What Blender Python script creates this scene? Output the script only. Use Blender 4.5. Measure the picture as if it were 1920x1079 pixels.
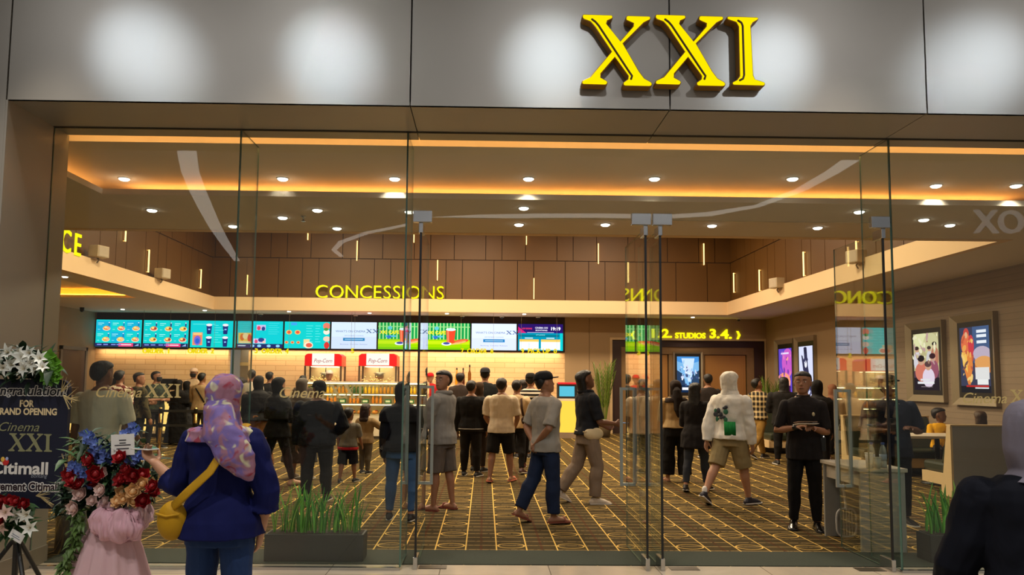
import bpy, bmesh, math, random
from mathutils import Vector, Matrix, Euler, noise
random.seed(21)
for _o in list(bpy.data.objects): bpy.data.objects.remove(_o)
SC = bpy.context.scene
COL = SC.collection
PI = math.pi
V = Vector

# ------------------------------------------------------------------ camera
F_PX, CX, CY, YAW, PITCH, ROLL, EYE = 1420.0, 933.0, 601.0, 0.0162, 0.08, 0.0092, 1.55
_fw = V((math.sin(YAW)*math.cos(PITCH), math.cos(YAW)*math.cos(PITCH), math.sin(PITCH)))
_r0 = V((math.cos(YAW), -math.sin(YAW), 0)); _u0 = _r0.cross(_fw)
_rt = _r0*math.cos(ROLL)+_u0*math.sin(ROLL); _up = _u0*math.cos(ROLL)-_r0*math.sin(ROLL)
cam_d = bpy.data.cameras.new('camera'); cam = bpy.data.objects.new('camera', cam_d); COL.objects.link(cam)
cam.matrix_world = Matrix(((_rt.x,_up.x,-_fw.x,0),(_rt.y,_up.y,-_fw.y,0),(_rt.z,_up.z,-_fw.z,EYE),(0,0,0,1)))
cam_d.sensor_width = 36; cam_d.lens = F_PX*36/1920
cam_d.shift_x = (960-CX)/1920; cam_d.shift_y = (CY-539.5)/1920
cam_d.clip_start = .05; cam_d.clip_end = 200
SC.camera = cam

# ------------------------------------------------------------------ world, exposure
world = bpy.data.worlds.new('world'); SC.world = world; world.use_nodes = True
world.node_tree.nodes['Background'].inputs[0].default_value = (1,.96,.91,1)
world.node_tree.nodes['Background'].inputs[1].default_value = .15
vs = SC.view_settings
SC.display_settings.display_device = 'sRGB'
vs.view_transform = 'Standard'; vs.look = 'None'; vs.exposure = 0.15; vs.gamma = 1; vs.use_curve_mapping = False
SC.cycles.max_bounces = 8; SC.cycles.diffuse_bounces = 3; SC.cycles.glossy_bounces = 4
SC.cycles.transparent_max_bounces = 24; SC.cycles.transmission_bounces = 6
SC.cycles.caustics_reflective = False; SC.cycles.caustics_refractive = False
SC.cycles.sample_clamp_indirect = 4; SC.cycles.use_denoising = True

def light(name, kind, loc, power, col, target=None, **kw):
    d = bpy.data.lights.new(name, kind); d.energy = power; d.color = col
    for k, v in kw.items(): setattr(d, k, v)
    o = bpy.data.objects.new(name, d); COL.objects.link(o); o.location = loc
    if target is not None:
        o.rotation_euler = (V(target)-V(loc)).to_track_quat('-Z', 'Y').to_euler()
    return o
WARM = (1, .80, .55); NEUT = (1, .90, .76); COOL = (.78, .89, 1)

# turn a pixel of the photograph into a place in the room
def _ray(u, v): return _fw+_rt*((u-CX)/F_PX)-_up*((v-CY)/F_PX)
def at(u, v, y): d = _ray(u, v); return V((0,0,EYE))+d*(y/d.y)
def atz(u, v, z=0.0): d = _ray(u, v); return V((0,0,EYE))+d*((z-EYE)/d.z)
def atx(u, v, x): d = _ray(u, v); return V((0,0,EYE))+d*(x/d.x)
# ------------------------------------------------------------------ the large lights of the place
# mall side: ceiling panels over the walkway behind and above the viewer
for _x in (-3.2, .2, 3.4): light('walkway_lamp_near', 'SPOT', (_x, 1.2, 5.6), 250, (1,.95,.88), (_x, 2.9, 0), spot_size=math.radians(108), spot_blend=.9, shadow_soft_size=.06)
# downlights of the walkway: they glance off the sign panel; the floor spots are added
for _x in (-4.15, -1.9, .75, 3.4, 5.95):
    light('walkway_lamp', 'SPOT', (_x, 2.55, 5.45), 90, (.95,.96,1), (_x*.64, 5.72, 3.9), spot_size=math.radians(50), spot_blend=1.0, shadow_soft_size=.07)
    light('walkway_accent_lamp', 'SPOT', (_x, 2.55, 5.45), 165, (.66,.82,1), (_x*.64, 5.72, 4.02), spot_size=math.radians(16), spot_blend=1.0, shadow_soft_size=.07)
    light('walkway_floor_fill', 'SPOT', (_x*.8, 4.95, 5.4), 400, NEUT, (_x*.8, 5.2, 0), spot_size=math.radians(52), spot_blend=.8, shadow_soft_size=.07)  # added unseen spots: light bounced off the stone brightens the lobby ceiling
# lights in the high ceiling of the lobby's open centre
for _x, _y in ((-4.2, 13), (-.4, 13), (3.6, 13), (-4.2, 18.4), (-.4, 18.4), (3.6, 18.4)):
    light('lobby_ceiling_light', 'AREA', (_x, _y, 6.1), 265, WARM, (_x, _y, 0), shape='DISK', size=1.2)
# ------------------------------------------------------------------ materials
MATS = {}
def s2l(c):
    return tuple(((x/255)/12.92 if x/255 <= .04045 else ((x/255+.055)/1.055)**2.4) for x in c)
def _new(name):
    m = bpy.data.materials.new(name); m.use_nodes = True; nt = m.node_tree; nt.nodes.clear()
    out = nt.nodes.new('ShaderNodeOutputMaterial'); return m, nt, out
def N(nt, kind, **ins):
    n = nt.nodes.new('ShaderNode'+kind)
    for k, v in ins.items():
        if k.startswith('_'): setattr(n, k[1:], v); continue
        s = n.inputs[int(k[1:])] if k[0] == 'i' and k[1:].isdigit() else n.inputs[k.replace('__', ' ')]
        if hasattr(v, 'is_output'): nt.links.new(v, s)
        else: s.default_value = v
    return n
def MA(nt, op, a, b=None, c=None):
    n = nt.nodes.new('ShaderNodeMath'); n.operation = op
    for i, v in enumerate((a, b, c)):
        if v is None: continue
        if hasattr(v, 'is_output'): nt.links.new(v, n.inputs[i])
        else: n.inputs[i].default_value = v
    return n.outputs[0]
def MIXC(nt, f, a, b):
    n = nt.nodes.new('ShaderNodeMix'); n.data_type = 'RGBA'
    for s, v in ((n.inputs[0], f), (n.inputs[6], a), (n.inputs[7], b)):
        if hasattr(v, 'is_output'): nt.links.new(v, s)
        else: s.default_value = v if not isinstance(v, tuple) else (v+(1,))[:4]
    return n.outputs[2]
def XYZ(nt):
    tc = nt.nodes.new('ShaderNodeTexCoord'); sp = nt.nodes.new('ShaderNodeSeparateXYZ')
    nt.links.new(tc.outputs['Object'], sp.inputs[0]); return tc.outputs['Object'], sp.outputs
def BSDF(nt, out, col, rough=.6, metal=0.0, bump=None, bstr=.3, bdist=.01, **kw):
    b = nt.nodes.new('ShaderNodeBsdfPrincipled')
    for k, v in (('Base Color', col), ('Roughness', rough), ('Metallic', metal)):
        if hasattr(v, 'is_output'): nt.links.new(v, b.inputs[k])
        else: b.inputs[k].default_value = (v+(1,))[:4] if isinstance(v, tuple) else v
    for k, v in kw.items(): b.inputs[k.replace('__', ' ')].default_value = v
    if bump is not None:
        bn = N(nt, 'Bump', Strength=bstr, Distance=bdist, Height=bump); nt.links.new(bn.outputs[0], b.inputs['Normal'])
    nt.links.new(b.outputs[0], out.inputs[0]); return b
def mat(col, rough=.6, metal=0.0, var=.12, scale=9.0, bump=.0, bscale=60.0, **kw):
    """painted / plastic / metal surface: colour (0-255 sRGB) with slight procedural variation"""
    key = ('m', col, rough, metal, var, scale, bump, bscale, tuple(sorted(kw.items())))
    if key in MATS: return MATS[key]
    m, nt, out = _new('surface_%d' % len(MATS)); c = s2l(col)
    co, _ = XYZ(nt)
    n = N(nt, 'TexNoise', Scale=scale, Detail=3.0, Vector=co)
    cc = MIXC(nt, n.outputs[0], tuple(x*(1-var) for x in c), tuple(min(1, x*(1+var)) for x in c))
    bm_ = N(nt, 'TexNoise', Scale=bscale, Detail=2.0, Vector=co).outputs[0] if bump else None
    BSDF(nt, out, cc, rough, metal, bm_, bump, **kw)
    MATS[key] = m; return m
def cloth(col, var=.25, rough=.85, fold=.5, scale=7.0, col2=None, pat=None):
    """woven cloth with soft creases; pat: 'blotch','stripe','plaid','leopard','floral' mixes in col2"""
    key = ('c', col, var, rough, fold, scale, col2, pat)
    if key in MATS: return MATS[key]
    m, nt, out = _new('cloth_%d' % len(MATS)); c = s2l(col); co, xyz = XYZ(nt)
    mp = N(nt, 'Mapping', Vector=co, Scale=(1, 1, .45))
    n = N(nt, 'TexNoise', Scale=scale, Detail=4.0, Distortion=.6, Vector=mp.outputs[0])
    cc = MIXC(nt, n.outputs[0], tuple(x*(1-var) for x in c), tuple(min(1, x*(1+var)) for x in c))
    if col2:
        c2 = s2l(col2)
        if pat == 'stripe':
            f = MA(nt, 'GREATER_THAN', MA(nt, 'SINE', MA(nt, 'MULTIPLY', xyz[2], 95.0)), .2)
        elif pat == 'plaid':
            f1 = MA(nt, 'GREATER_THAN', MA(nt, 'SINE', MA(nt, 'MULTIPLY', xyz[2], 60.0)), .35)
            f2 = MA(nt, 'GREATER_THAN', MA(nt, 'SINE', MA(nt, 'MULTIPLY', MA(nt, 'ADD', xyz[0], xyz[1]), 60.0)), .35)
            f = MA(nt, 'MULTIPLY', MA(nt, 'ADD', f1, f2), .5)
        elif pat == 'leopard':
            v = N(nt, 'TexVoronoi', Scale=38.0, Vector=co)
            f = MA(nt, 'LESS_THAN', v.outputs[0], .35)
        elif pat == 'floral':
            v = N(nt, 'TexNoise', Scale=11.0, Detail=1.5, Distortion=1.2, Vector=co)
            f = MA(nt, 'MULTIPLY', MA(nt, 'SUBTRACT', v.outputs[0], .44), 9.0); 
        else:
            v = N(nt, 'TexNoise', Scale=14.0, Detail=1.0, Vector=co)
            f = MA(nt, 'GREATER_THAN', v.outputs[0], .55)
        fc = nt.nodes.new('ShaderNodeClamp'); nt.links.new(f, fc.inputs[0])
        cc = MIXC(nt, fc.outputs[0], cc, c2)
        if pat == 'floral':
            v = N(nt, 'TexNoise', Scale=17.0, Detail=1.0, Distortion=.8, Vector=co)
            g = nt.nodes.new('ShaderNodeClamp'); nt.links.new(MA(nt, 'MULTIPLY', MA(nt, 'SUBTRACT', v.outputs[0], .63), 12.0), g.inputs[0])
            cc = MIXC(nt, g.outputs[0], cc, s2l((150, 62, 78)))
            v = N(nt, 'TexNoise', Scale=13.0, Detail=1.0, Distortion=.8, Vector=N(nt, 'Mapping', Vector=co, Location=(3, 1, 7)).outputs[0])
            g = nt.nodes.new('ShaderNodeClamp'); nt.links.new(MA(nt, 'MULTIPLY', MA(nt, 'SUBTRACT', v.outputs[0], .60), 12.0), g.inputs[0])
            cc = MIXC(nt, g.outputs[0], cc, s2l((205, 200, 165)))
    BSDF(nt, out, cc, rough, 0.0, n.outputs[0], fold, .03, Specular__IOR__Level=.25)
    MATS[key] = m; return m
def skin(col=(150, 105, 78)):
    return mat(col, .5, 0.0, .08, 30.0)
def hairm(col=(14, 11, 10)):
    key = ('h', col)
    if key in MATS: return MATS[key]
    m, nt, out = _new('hair_%d' % len(MATS)); c = s2l(col); co, _ = XYZ(nt)
    n = N(nt, 'TexNoise', Scale=70.0, Detail=3.0, Vector=N(nt, 'Mapping', Vector=co, Scale=(1, 1, .15)).outputs[0])
    BSDF(nt, out, MIXC(nt, n.outputs[0], tuple(x*.6 for x in c), tuple(x*1.6 for x in c)), .55, 0.0, n.outputs[0], .6, .01)
    MATS[key] = m; return m
def glow(col, strength=1.0):
    key = ('e', col, strength)
    if key in MATS: return MATS[key]
    m, nt, out = _new('glow_%d' % len(MATS))
    e = N(nt, 'Emission', Color=s2l(col)+(1,), Strength=strength); nt.links.new(e.outputs[0], out.inputs[0])
    MATS[key] = m; return m
def glass_mat(tint=(.94, .97, .955), eta=1.4):
    key = ('g', tint, eta)
    if key in MATS: return MATS[key]
    m, nt, out = _new('clear_glass')
    geo = nt.nodes.new('ShaderNodeNewGeometry')
    ior = MA(nt, 'ADD', MA(nt, 'MULTIPLY', geo.outputs['Backfacing'], 1/eta-eta), eta)
    fr = N(nt, 'Fresnel', IOR=ior)
    t = N(nt, 'BsdfTransparent', Color=tint+(1,)); g = N(nt, 'BsdfGlossy', Color=(1, 1, 1, 1), Roughness=0.0)
    mx = nt.nodes.new('ShaderNodeMixShader')
    nt.links.new(fr.outputs[0], mx.inputs[0]); nt.links.new(t.outputs[0], mx.inputs[1]); nt.links.new(g.outputs[0], mx.inputs[2])
    nt.links.new(mx.outputs[0], out.inputs[0]); MATS[key] = m; return m

# ------------------------------------------------------------------ objects
def props(o, label=None, cat=None, group=None, kind=None):
    if label: o['label'] = label
    if cat: o['category'] = cat
    if group: o['group'] = group
    if kind: o['kind'] = kind
    return o
def empty(name, loc, rz=0.0, label=None, cat=None, group=None):
    o = bpy.data.objects.new(name, None); COL.objects.link(o); o.location = loc; o.rotation_euler = (0, 0, rz)
    o.empty_display_size = .1
    return props(o, label, cat, group)
class MB:
    """collects shapes (with material slots) and links them as ONE mesh object"""
    def __init__(s): s.v = []; s.f = []; s.m = []; s.mats = []
    def slot(s, m):
        if m is None: return 0
        if m not in s.mats: s.mats.append(m)
        return s.mats.index(m)
    def add(s, vs_, fs, m=None):
        k = len(s.v); i = s.slot(m); s.v += [tuple(p) for p in vs_]
        for f in fs: s.f.append(tuple(j+k for j in f)); s.m.append(i)
        return s
    def box(s, a, b, m=None, mx=None):
        x0, y0, z0 = a; x1, y1, z1 = b
        p = [V(q) for q in ((x0,y0,z0),(x1,y0,z0),(x1,y1,z0),(x0,y1,z0),(x0,y0,z1),(x1,y0,z1),(x1,y1,z1),(x0,y1,z1))]
        if mx is not None: p = [mx @ q for q in p]
        return s.add(p, ((3,2,1,0),(4,5,6,7),(0,1,5,4),(1,2,6,5),(2,3,7,6),(3,0,4,7)), m)
    def prism(s, poly, d0, d1, plane='xz', m=None):
        """poly: 2-D outline; extruded along the third axis d0..d1"""
        def P(a, b, d): return {'xz': (a, d, b), 'yz': (d, a, b), 'xy': (a, b, d)}[plane]
        n = len(poly); vs_ = [P(a, b, d0) for a, b in poly]+[P(a, b, d1) for a, b in poly]
        fs = [tuple(range(n)), tuple(range(2*n-1, n-1, -1))]+[(i, i+n, (i+1) % n+n, (i+1) % n) for i in range(n)]
        return s.add(vs_, fs, m)
    def loft(s, rings, m=None):
        n = len(rings[0]); vs_ = [p for r in rings for p in r]; fs = []
        for k in range(len(rings)-1):
            for i in range(n):
                j = (i+1) % n; fs.append((k*n+i, k*n+j, (k+1)*n+j, (k+1)*n+i))
        fs.append(tuple(range(n-1, -1, -1))); fs.append(tuple(range((len(rings)-1)*n, len(rings)*n)))
        return s.add(vs_, fs, m)
    def tube(s, pts, rad, m=None, n=10, cap=True):
        return s.loft(tube_rings(pts, rad, n, cap), m)
    def lathe(s, prof, c=(0,0,0), n=20, m=None):
        return s.loft([[V((c[0]+r*math.cos(2*PI*i/n), c[1]+r*math.sin(2*PI*i/n), c[2]+z)) for i in range(n)] for r, z in prof], m)
    def ball(s, c, r, m=None, n=10, k=7):
        if not hasattr(r, '__len__'): r = (r, r, r)
        R = []
        for j in range(k+1):
            t = -PI/2+PI*(j+.15)/(k+.3); cz = math.sin(t); cr = math.cos(t)
            R.append([V((c[0]+r[0]*cr*math.cos(2*PI*i/n), c[1]+r[1]*cr*math.sin(2*PI*i/n), c[2]+r[2]*cz)) for i in range(n)])
        return s.loft(R, m)
    def build(s, name, m=None, parent=None, smooth=False, bevel=0.0, fix=True):
        me = bpy.data.meshes.new(name); me.from_pydata(s.v, [], s.f)
        mats = s.mats or ([m] if m else [])
        for q in mats: me.materials.append(q)
        if s.mats:
            for p, i in zip(me.polygons, s.m): p.material_index = i
        if fix:
            bm = bmesh.new(); bm.from_mesh(me); bmesh.ops.recalc_face_normals(bm, faces=bm.faces); bm.to_mesh(me); bm.free()
        if smooth:
            for p in me.polygons: p.use_smooth = True
        o = bpy.data.objects.new(name, me); COL.objects.link(o)
        if parent is not None: o.parent = parent
        if bevel:
            b = o.modifiers.new('bevel', 'BEVEL'); b.width = bevel; b.segments = 2; b.limit_method = 'ANGLE'
        return o
def tube_rings(pts, rad, n=10, cap=True):
    pts = [V(p) for p in pts]; R = []
    if not hasattr(rad, '__len__'): rad = [rad]*len(pts)
    def r2(r): return r if hasattr(r, '__len__') else (r, r)
    ref = None
    for i, p in enumerate(pts):
        d = (pts[min(i+1, len(pts)-1)]-pts[max(i-1, 0)]).normalized()
        if ref is None:
            ref = V((1, 0, 0)) if abs(d.x) < .8 else V((0, 1, 0))
        a = (ref-d*ref.dot(d)).normalized(); b = d.cross(a); ref = a
        rx, ry = r2(rad[i])
        if cap and i == 0:
            for q, w in ((.75, .5),): R.append([p-d*min(rx, ry)*q+a*rx*w*math.cos(2*PI*k/n)+b*ry*w*math.sin(2*PI*k/n) for k in range(n)])
        R.append([p+a*rx*math.cos(2*PI*k/n)+b*ry*math.sin(2*PI*k/n) for k in range(n)])
        if cap and i == len(pts)-1:
            R.append([p+d*min(rx, ry)*.75+a*rx*.5*math.cos(2*PI*k/n)+b*ry*.5*math.sin(2*PI*k/n) for k in range(n)])
    return R
def struct(name, b, m=None, parent=None, **kw):
    o = b.build(name, m, parent, **kw)
    if parent is None: o['kind'] = 'structure'
    return o
def copy_tree(o, parent=None):
    c = o.copy(); COL.objects.link(c)
    if parent is not None: c.parent = parent
    for ch in [q for q in bpy.data.objects if q.parent == o]: copy_tree(ch, c)
    return c
_tc = {}
def text_geo(s, size=1.0, bold=0.0, shear=0.0, depth=0.0, spacing=1.0):
    """verts, faces of a line of lettering in the xz plane, left-aligned at 0; front faces -y"""
    key = (s, bold, shear, depth/size, spacing)
    if key not in _tc:
        cu = bpy.data.curves.new('t', 'FONT'); cu.body = s; cu.size = 1; cu.offset = bold; cu.shear = shear
        cu.extrude = depth/size; cu.space_character = spacing; cu.resolution_u = 3
        o = bpy.data.objects.new('t', cu); COL.objects.link(o)
        dg = bpy.context.evaluated_depsgraph_get(); me = bpy.data.meshes.new_from_object(o.evaluated_get(dg))
        _tc[key] = ([tuple(v.co) for v in me.vertices], [tuple(p.vertices) for p in me.polygons])
        bpy.data.objects.remove(o); bpy.data.meshes.remove(me); bpy.data.curves.remove(cu)
    vs_, fs = _tc[key]
    return [(x*size, -z*size, y*size) for x, y, z in vs_], fs
def bbox(vs_): 
    return [min(p[i] for p in vs_) for i in range(3)], [max(p[i] for p in vs_) for i in range(3)]
# serif X and I outlines (unit height), used for the cinema's numeral
_X = [(1360,78),(1515,80),(1522,92),(1518,102),(1492,114),(1487,130),(1560,225),(1628,142),(1630,126),(1592,110),(1588,98),(1592,85),(1602,81),(1720,83),(1727,92),(1724,104),(1690,122),(1576,240),(1662,392),(1690,430),(1726,450),(1733,462),(1728,474),(1716,478),(1582,477),(1573,470),(1573,455),(1598,436),(1600,420),(1530,318),(1456,410),(1455,430),(1486,446),(1493,457),(1486,471),(1476,474),(1358,472),(1349,464),(1353,448),(1396,426),(1510,286),(1421,150),(1397,122),(1360,108),(1352,97),(1353,84)]
_I = [(262,90),(418,92),(427,98),(424,109),(396,126),(384,146),(393,420),(402,440),(450,455),(457,466),(450,478),(440,480),(284,478),(275,472),(276,458),(300,445),(315,425),(313,150),(301,126),(258,112),(250,102),(254,93)]
def serif(ch):
    P, x0, y1 = (_X, 1349, 478) if ch == 'X' else (_I, 250, 480)
    k = 1/398.0
    return [((x-x0)*k, (y1-y)*k) for x, y in P][::-1]
GROOVE = {'X': [(1406,108),(1425,122),(1442,142),(1608,400),(1622,420),(1616,438)], 'I': [(312,116),(330,128),(337,146),(340,420),(334,440),(316,450)]}
def groove(ch):
    x0, y1 = (1349, 478) if ch == 'X' else (250, 480)
    return [((x-x0)/398.0, (y1-y)/398.0) for x, y in GROOVE[ch]]
# ------------------------------------------------------------------ the setting: shopfront
YF, YG, YI = 5.72, 6.35, 6.56            # panel face, glass line, inner edge of the soffit
ZS, Z1, Z0 = 3.67, 3.70, 3.50            # underside of the front soffit, raised front ceiling, lobby soffit
VX0, VX1, VY0, VY1 = -7.7, 6.93, 10.02, 21.5   # the open high centre of the lobby
YW = 22.95                               # back wall
XL, XR = -11.7, 8.58
PANEL = mat((156, 150, 140), .40, .30, .03, 3.0)
DARKJOINT = mat((28, 25, 22), .8)
b = MB()
for x0, x1 in ((-3.69, -.60), (-.60, 1.42), (1.42, 3.44), (3.44, 7.2)):
    b.box((x0+.006, YF, ZS), (x1-.006, YF+.03, 5.6), PANEL)
    b.box((x0+.004, YF+.001, ZS), (x1-.004, YG-.02, ZS+.03), PANEL); b.box((x0+.004, YG+.02, ZS), (x1-.004, YI, ZS+.03), PANEL)
    b.box((x0+.004, YI-.03, ZS+.03), (x1-.004, YI, 4.1), PANEL)
b.box((-3.69, YF+.032, ZS+.034), (7.2, YI-.032, 5.6), DARKJOINT)
struct('wall_front', b)
b = MB()
b.box((-7.0, YF, .0), (-3.697, YF+.03, 5.6), PANEL); b.box((-7.0, YF+.03, 0), (-3.72, YI, 5.6), DARKJOINT)
b.box((-3.72, YF+.002, .14), (-3.68, YG-.008, ZS), PANEL); b.box((-3.72, YG+.008, .14), (-3.68, YI+.02, ZS), PANEL); b.box((-12, YI, 0), (-3.72, YI+.02, ZS+.2), PANEL)
struct('wall_left_pillar', b)
STONE = mat((128, 118, 104), .35, .0, .12, 2.5)
b = MB(); b.box((-7.0, YF-.012, 0), (-3.68, YF+.03, .14), STONE); b.box((-3.74, YF+.03, 0), (-3.668, YI+.02, .14), STONE); struct('baseboard_left', b)

# mall floor: large pale stone tiles, and the carpet inside
def tile_mat():
    m, nt, out = _new('stone_tiles'); co, xyz = XYZ(nt)
    br = N(nt, 'TexBrick', Vector=N(nt, 'Mapping', Vector=co, Location=(.35, .10, 0)).outputs[0], Color1=s2l((196,184,164))+(1,), Color2=s2l((186,172,152))+(1,), Mortar=s2l((120,108,94))+(1,), Scale=1.0, Mortar__Size=.004, Brick__Width=.9, Row__Height=.9)
    br.offset = 0
    n = N(nt, 'TexNoise', Scale=3.0, Detail=6.0, Distortion=1.5, Vector=co)
    BSDF(nt, out, MIXC(nt, MA(nt, 'MULTIPLY', n.outputs[0], .35), br.outputs[0], s2l((120,105,88))), .16, 0.0)
    return m
def carpet_mat():
    m, nt, out = _new('carpet'); co, (x, y, z) = XYZ(nt)
    P, Q = .565, .545
    fx = MA(nt, 'MULTIPLY', MA(nt, 'SUBTRACT', MA(nt, 'FRACT', MA(nt, 'ADD', MA(nt, 'DIVIDE', MA(nt, 'ADD', x, .865), P), 20.5)), .5), P)
    fy = MA(nt, 'MULTIPLY', MA(nt, 'SUBTRACT', MA(nt, 'FRACT', MA(nt, 'ADD', MA(nt, 'DIVIDE', MA(nt, 'SUBTRACT', y, 7.29), Q), 20.5)), .5), Q)
    ax = MA(nt, 'ABSOLUTE', fx)
    nz = N(nt, 'TexNoise', Scale=26.0, Detail=2.0, Vector=co).outputs[0]
    line = MA(nt, 'LESS_THAN', MA(nt, 'ABSOLUTE', MA(nt, 'SUBTRACT', ax, .14)), .0062)
    ex = MA(nt, 'DIVIDE', fx, .133); ey = MA(nt, 'DIVIDE', fy, .105)
    d = MA(nt, 'SQRT', MA(nt, 'ADD', MA(nt, 'MULTIPLY', ex, ex), MA(nt, 'MULTIPLY', ey, ey)))
    ring = MA(nt, 'LESS_THAN', MA(nt, 'ABSOLUTE', MA(nt, 'SUBTRACT', d, .93)), .052)
    gold = MA(nt, 'MAXIMUM', line, ring)
    # fainter cross threads between the columns
    fy2 = MA(nt, 'ABSOLUTE', MA(nt, 'SUBTRACT', MA(nt, 'FRACT', MA(nt, 'ADD', MA(nt, 'DIVIDE', y, Q/3), .3)), .5))
    cross = MA(nt, 'MULTIPLY', MA(nt, 'LESS_THAN', fy2, .07), MA(nt, 'GREATER_THAN', nz, .40))
    red = MA(nt, 'MULTIPLY', MA(nt, 'GREATER_THAN', ax, P/2-.012), MA(nt, 'GREATER_THAN', nz, .42))
    base = MIXC(nt, N(nt, 'TexNoise', Scale=7.0, Detail=5.0, Vector=co).outputs[0], s2l((50, 42, 24)), s2l((78, 65, 37)))
    c = MIXC(nt, MA(nt, 'MULTIPLY', cross, .7), base, s2l((158, 132, 84)))
    c = MIXC(nt, MA(nt, 'MULTIPLY', red, .5), c, s2l((82, 30, 18)))
    c = MIXC(nt, gold, c, s2l((222, 184, 98)))
    BSDF(nt, out, c, .95, 0.0, nz, .4, .01, Specular__IOR__Level=.1)
    return m
b = MB(); b.box((-14, -6, -.2), (14, 6.53, 0)); struct('floor', b, tile_mat())
b = MB(); b.box((-14, 6.53, -.2), (11, 23.2, 0)); o = struct('floor_carpet', b, carpet_mat())
b = MB(); b.box((-3.7, 6.535, 0), (7.4, 7.07, .006)); o = b.build('entrance_mat', mat((38, 46, 34), .95, 0, .25, 60.0, .4, 200.0)); props(o, 'long dark green entrance mat inside the glass front', 'mat')

# ceilings
CEIL = mat((236, 220, 198), .8, 0, .03, 1.5); SOFF = mat((222, 208, 188), .8, 0, .03, 1.5)
CREAM = mat((226, 194, 150), .75, 0, .03, 1.5)
TX0, TX1, TY1 = -4.1, 6.1, 8.02
b = MB()
b.box((TX0-.5, 6.83, Z1), (TX1+.4, 8.95, Z1+.22), CEIL); b.box((TX0-.5, YI, Z1+.20), (TX1+.4, 6.83, Z1+.3), CEIL); b.box((TX0-.5, 8.9, Z0+.06), (TX1+.4, 8.96, Z1), CEIL); b.box((TX0-.56, YI, Z0+.06), (TX0-.5, 8.95, Z1+.2), CEIL)
struct('ceiling_raised_front', b)
b = MB()
T = Z0+.06
b.box((-12, YI+.02, Z0), (TX0, TY1, T), SOFF)
b.box((TX1, YI+.05, Z0), (10, TY1, T), SOFF)
b.box((-12, TY1, Z0), (10, VY0, T), SOFF)
b.box((VX1, VY0, Z0), (10, 23.2, T), SOFF); b.box((VX0, VY1, Z0), (VX1, 23.2, T), SOFF)
# left wing of the soffit, around a lit recess
HX0, HX1, HY0, HY1 = -11.0, -8.55, 13.0, 18.6
b.box((HX1, VY0, Z0), (VX0, 23.2, T), SOFF); b.box((-12, VY0, Z0), (HX0, 23.2, T), SOFF)
b.box((HX0, VY0, Z0), (HX1, HY0, T), SOFF); b.box((HX0, HY1, Z0), (HX1, 23.2, T), SOFF)
struct('ceiling', b)
b = MB(); b.box((HX0-.3, HY0-.3, Z0+.22), (HX1+.3, HY1+.3, Z0+.3), CEIL); b.box((HX0-.3, HY0-.3, T), (HX0-.24, HY1+.3, Z0+.22), CEIL); b.box((HX1+.24, HY0-.3, T), (HX1+.3, HY1+.3, Z0+.22), CEIL)
b.box((HX0-.24, HY0-.3, T), (HX1+.24, HY0-.24, Z0+.22), CEIL); b.box((HX0-.24, HY1+.24, T), (HX1+.24, HY1+.3, Z0+.22), CEIL)
struct('ceiling_recess', b)
b = MB(); b.box((VX0-.6, VY0-.6, 6.25), (VX1+.6, VY1+.6, 6.35)); struct('ceiling_high', b, SOFF)

# LED strips that light the coves
AMB = glow((255, 186, 104), 13.0)
def strip(p0, p1, lab, m=None, r=.012):
    b = MB(); p0, p1 = V(p0), V(p1); b.box([min(p0[i], p1[i])-r for i in range(3)], [max(p0[i], p1[i])+r for i in range(3)])
    o = b.build('cove_light_strip', m or AMB); props(o, lab, 'light', 'hidden strips that light the ceiling coves'); return o
strip((TX0-.3, 6.9, T+.013), (TX0-.3, 8.4, T+.013), 'amber light strip at the left end of the raised front ceiling', glow((255,176,90), 8.0), .008)
strip((-3.9, YI+.03, Z1+.05), (6.0, YI+.03, Z1+.05), 'amber light strip behind the front soffit edge')
strip((TX0+.1, 8.5, T+.013), (6.0, 8.5, T+.013), 'amber light strip at the far edge of the raised front ceiling', glow((255,176,90), 16.0), .010)
for q in (((HX0-.12, HY0, T+.02), (HX0-.12, HY1, T+.02)), ((HX1+.12, HY0, T+.02), (HX1+.12, HY1, T+.02)), ((HX0, HY0-.12, T+.02), (HX1, HY0-.12, T+.02)), ((HX0, HY1+.12, T+.02), (HX1, HY1+.12, T+.02))):
    strip(q[0], q[1], 'amber light strip in the ceiling recess of the left wing', glow((255,160,40), 14.0))

# pale band around the open centre
ZB = at(900, 562, VY1).z
b = MB()
b.box((VX0-.12, VY0-.12, Z0-.006), (VX0+.008, VY1+.12, ZB), CREAM); b.box((VX1-.008, VY0-.12, Z0-.006), (VX1+.12, VY1+.12, ZB), CREAM)
b.box((VX0+.008, VY1-.008, Z0-.006), (VX1-.008, VY1+.12, ZB), CREAM); b.box((VX0+.008, VY0-.12, Z0-.006), (VX1-.008, VY0+.008, ZB), CREAM)
struct('trim_1', b)
# brown board panels above the band
BROWN = mat((88, 55, 5), .55, 0, .07, 2.0); SEAM = mat((46, 26, 12), .8)
ZM = at(930, 489, VY1+.2).z
def boards(b, a0, a1, fixed, axis, off_hi, off_lo, inside):
    """rows of boards with dark joints; axis 'x': wall along x at y=fixed; inside: +1/-1 side facing the lobby"""
    for (z0_, z1_, pat, off) in ((ZB-.02, ZM-.012, (.91,.68,.47), off_lo), (ZM+.012, 6.24, (.68,.91,.47), off_hi)):
        x = off; k = 0
        while x > a0: x -= sum(pat)
        while x < a1:
            w = pat[k % 3]; k += 1; lo, hi = max(x+.010, a0), min(x+w-.010, a1); x += w
            if hi-lo < .03: continue
            if axis == 'x': b.box((lo, fixed, z0_), (hi, fixed+.02*-inside, z1_), BROWN)
            else: b.box((fixed, lo, z0_), (fixed+.02*-inside, hi, z1_), BROWN)
    return b
uX = lambda u, y: at(u, 500, y).x
YB, XBL, XBR = VY1+.16, VX0-.16, VX1+.16
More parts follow.
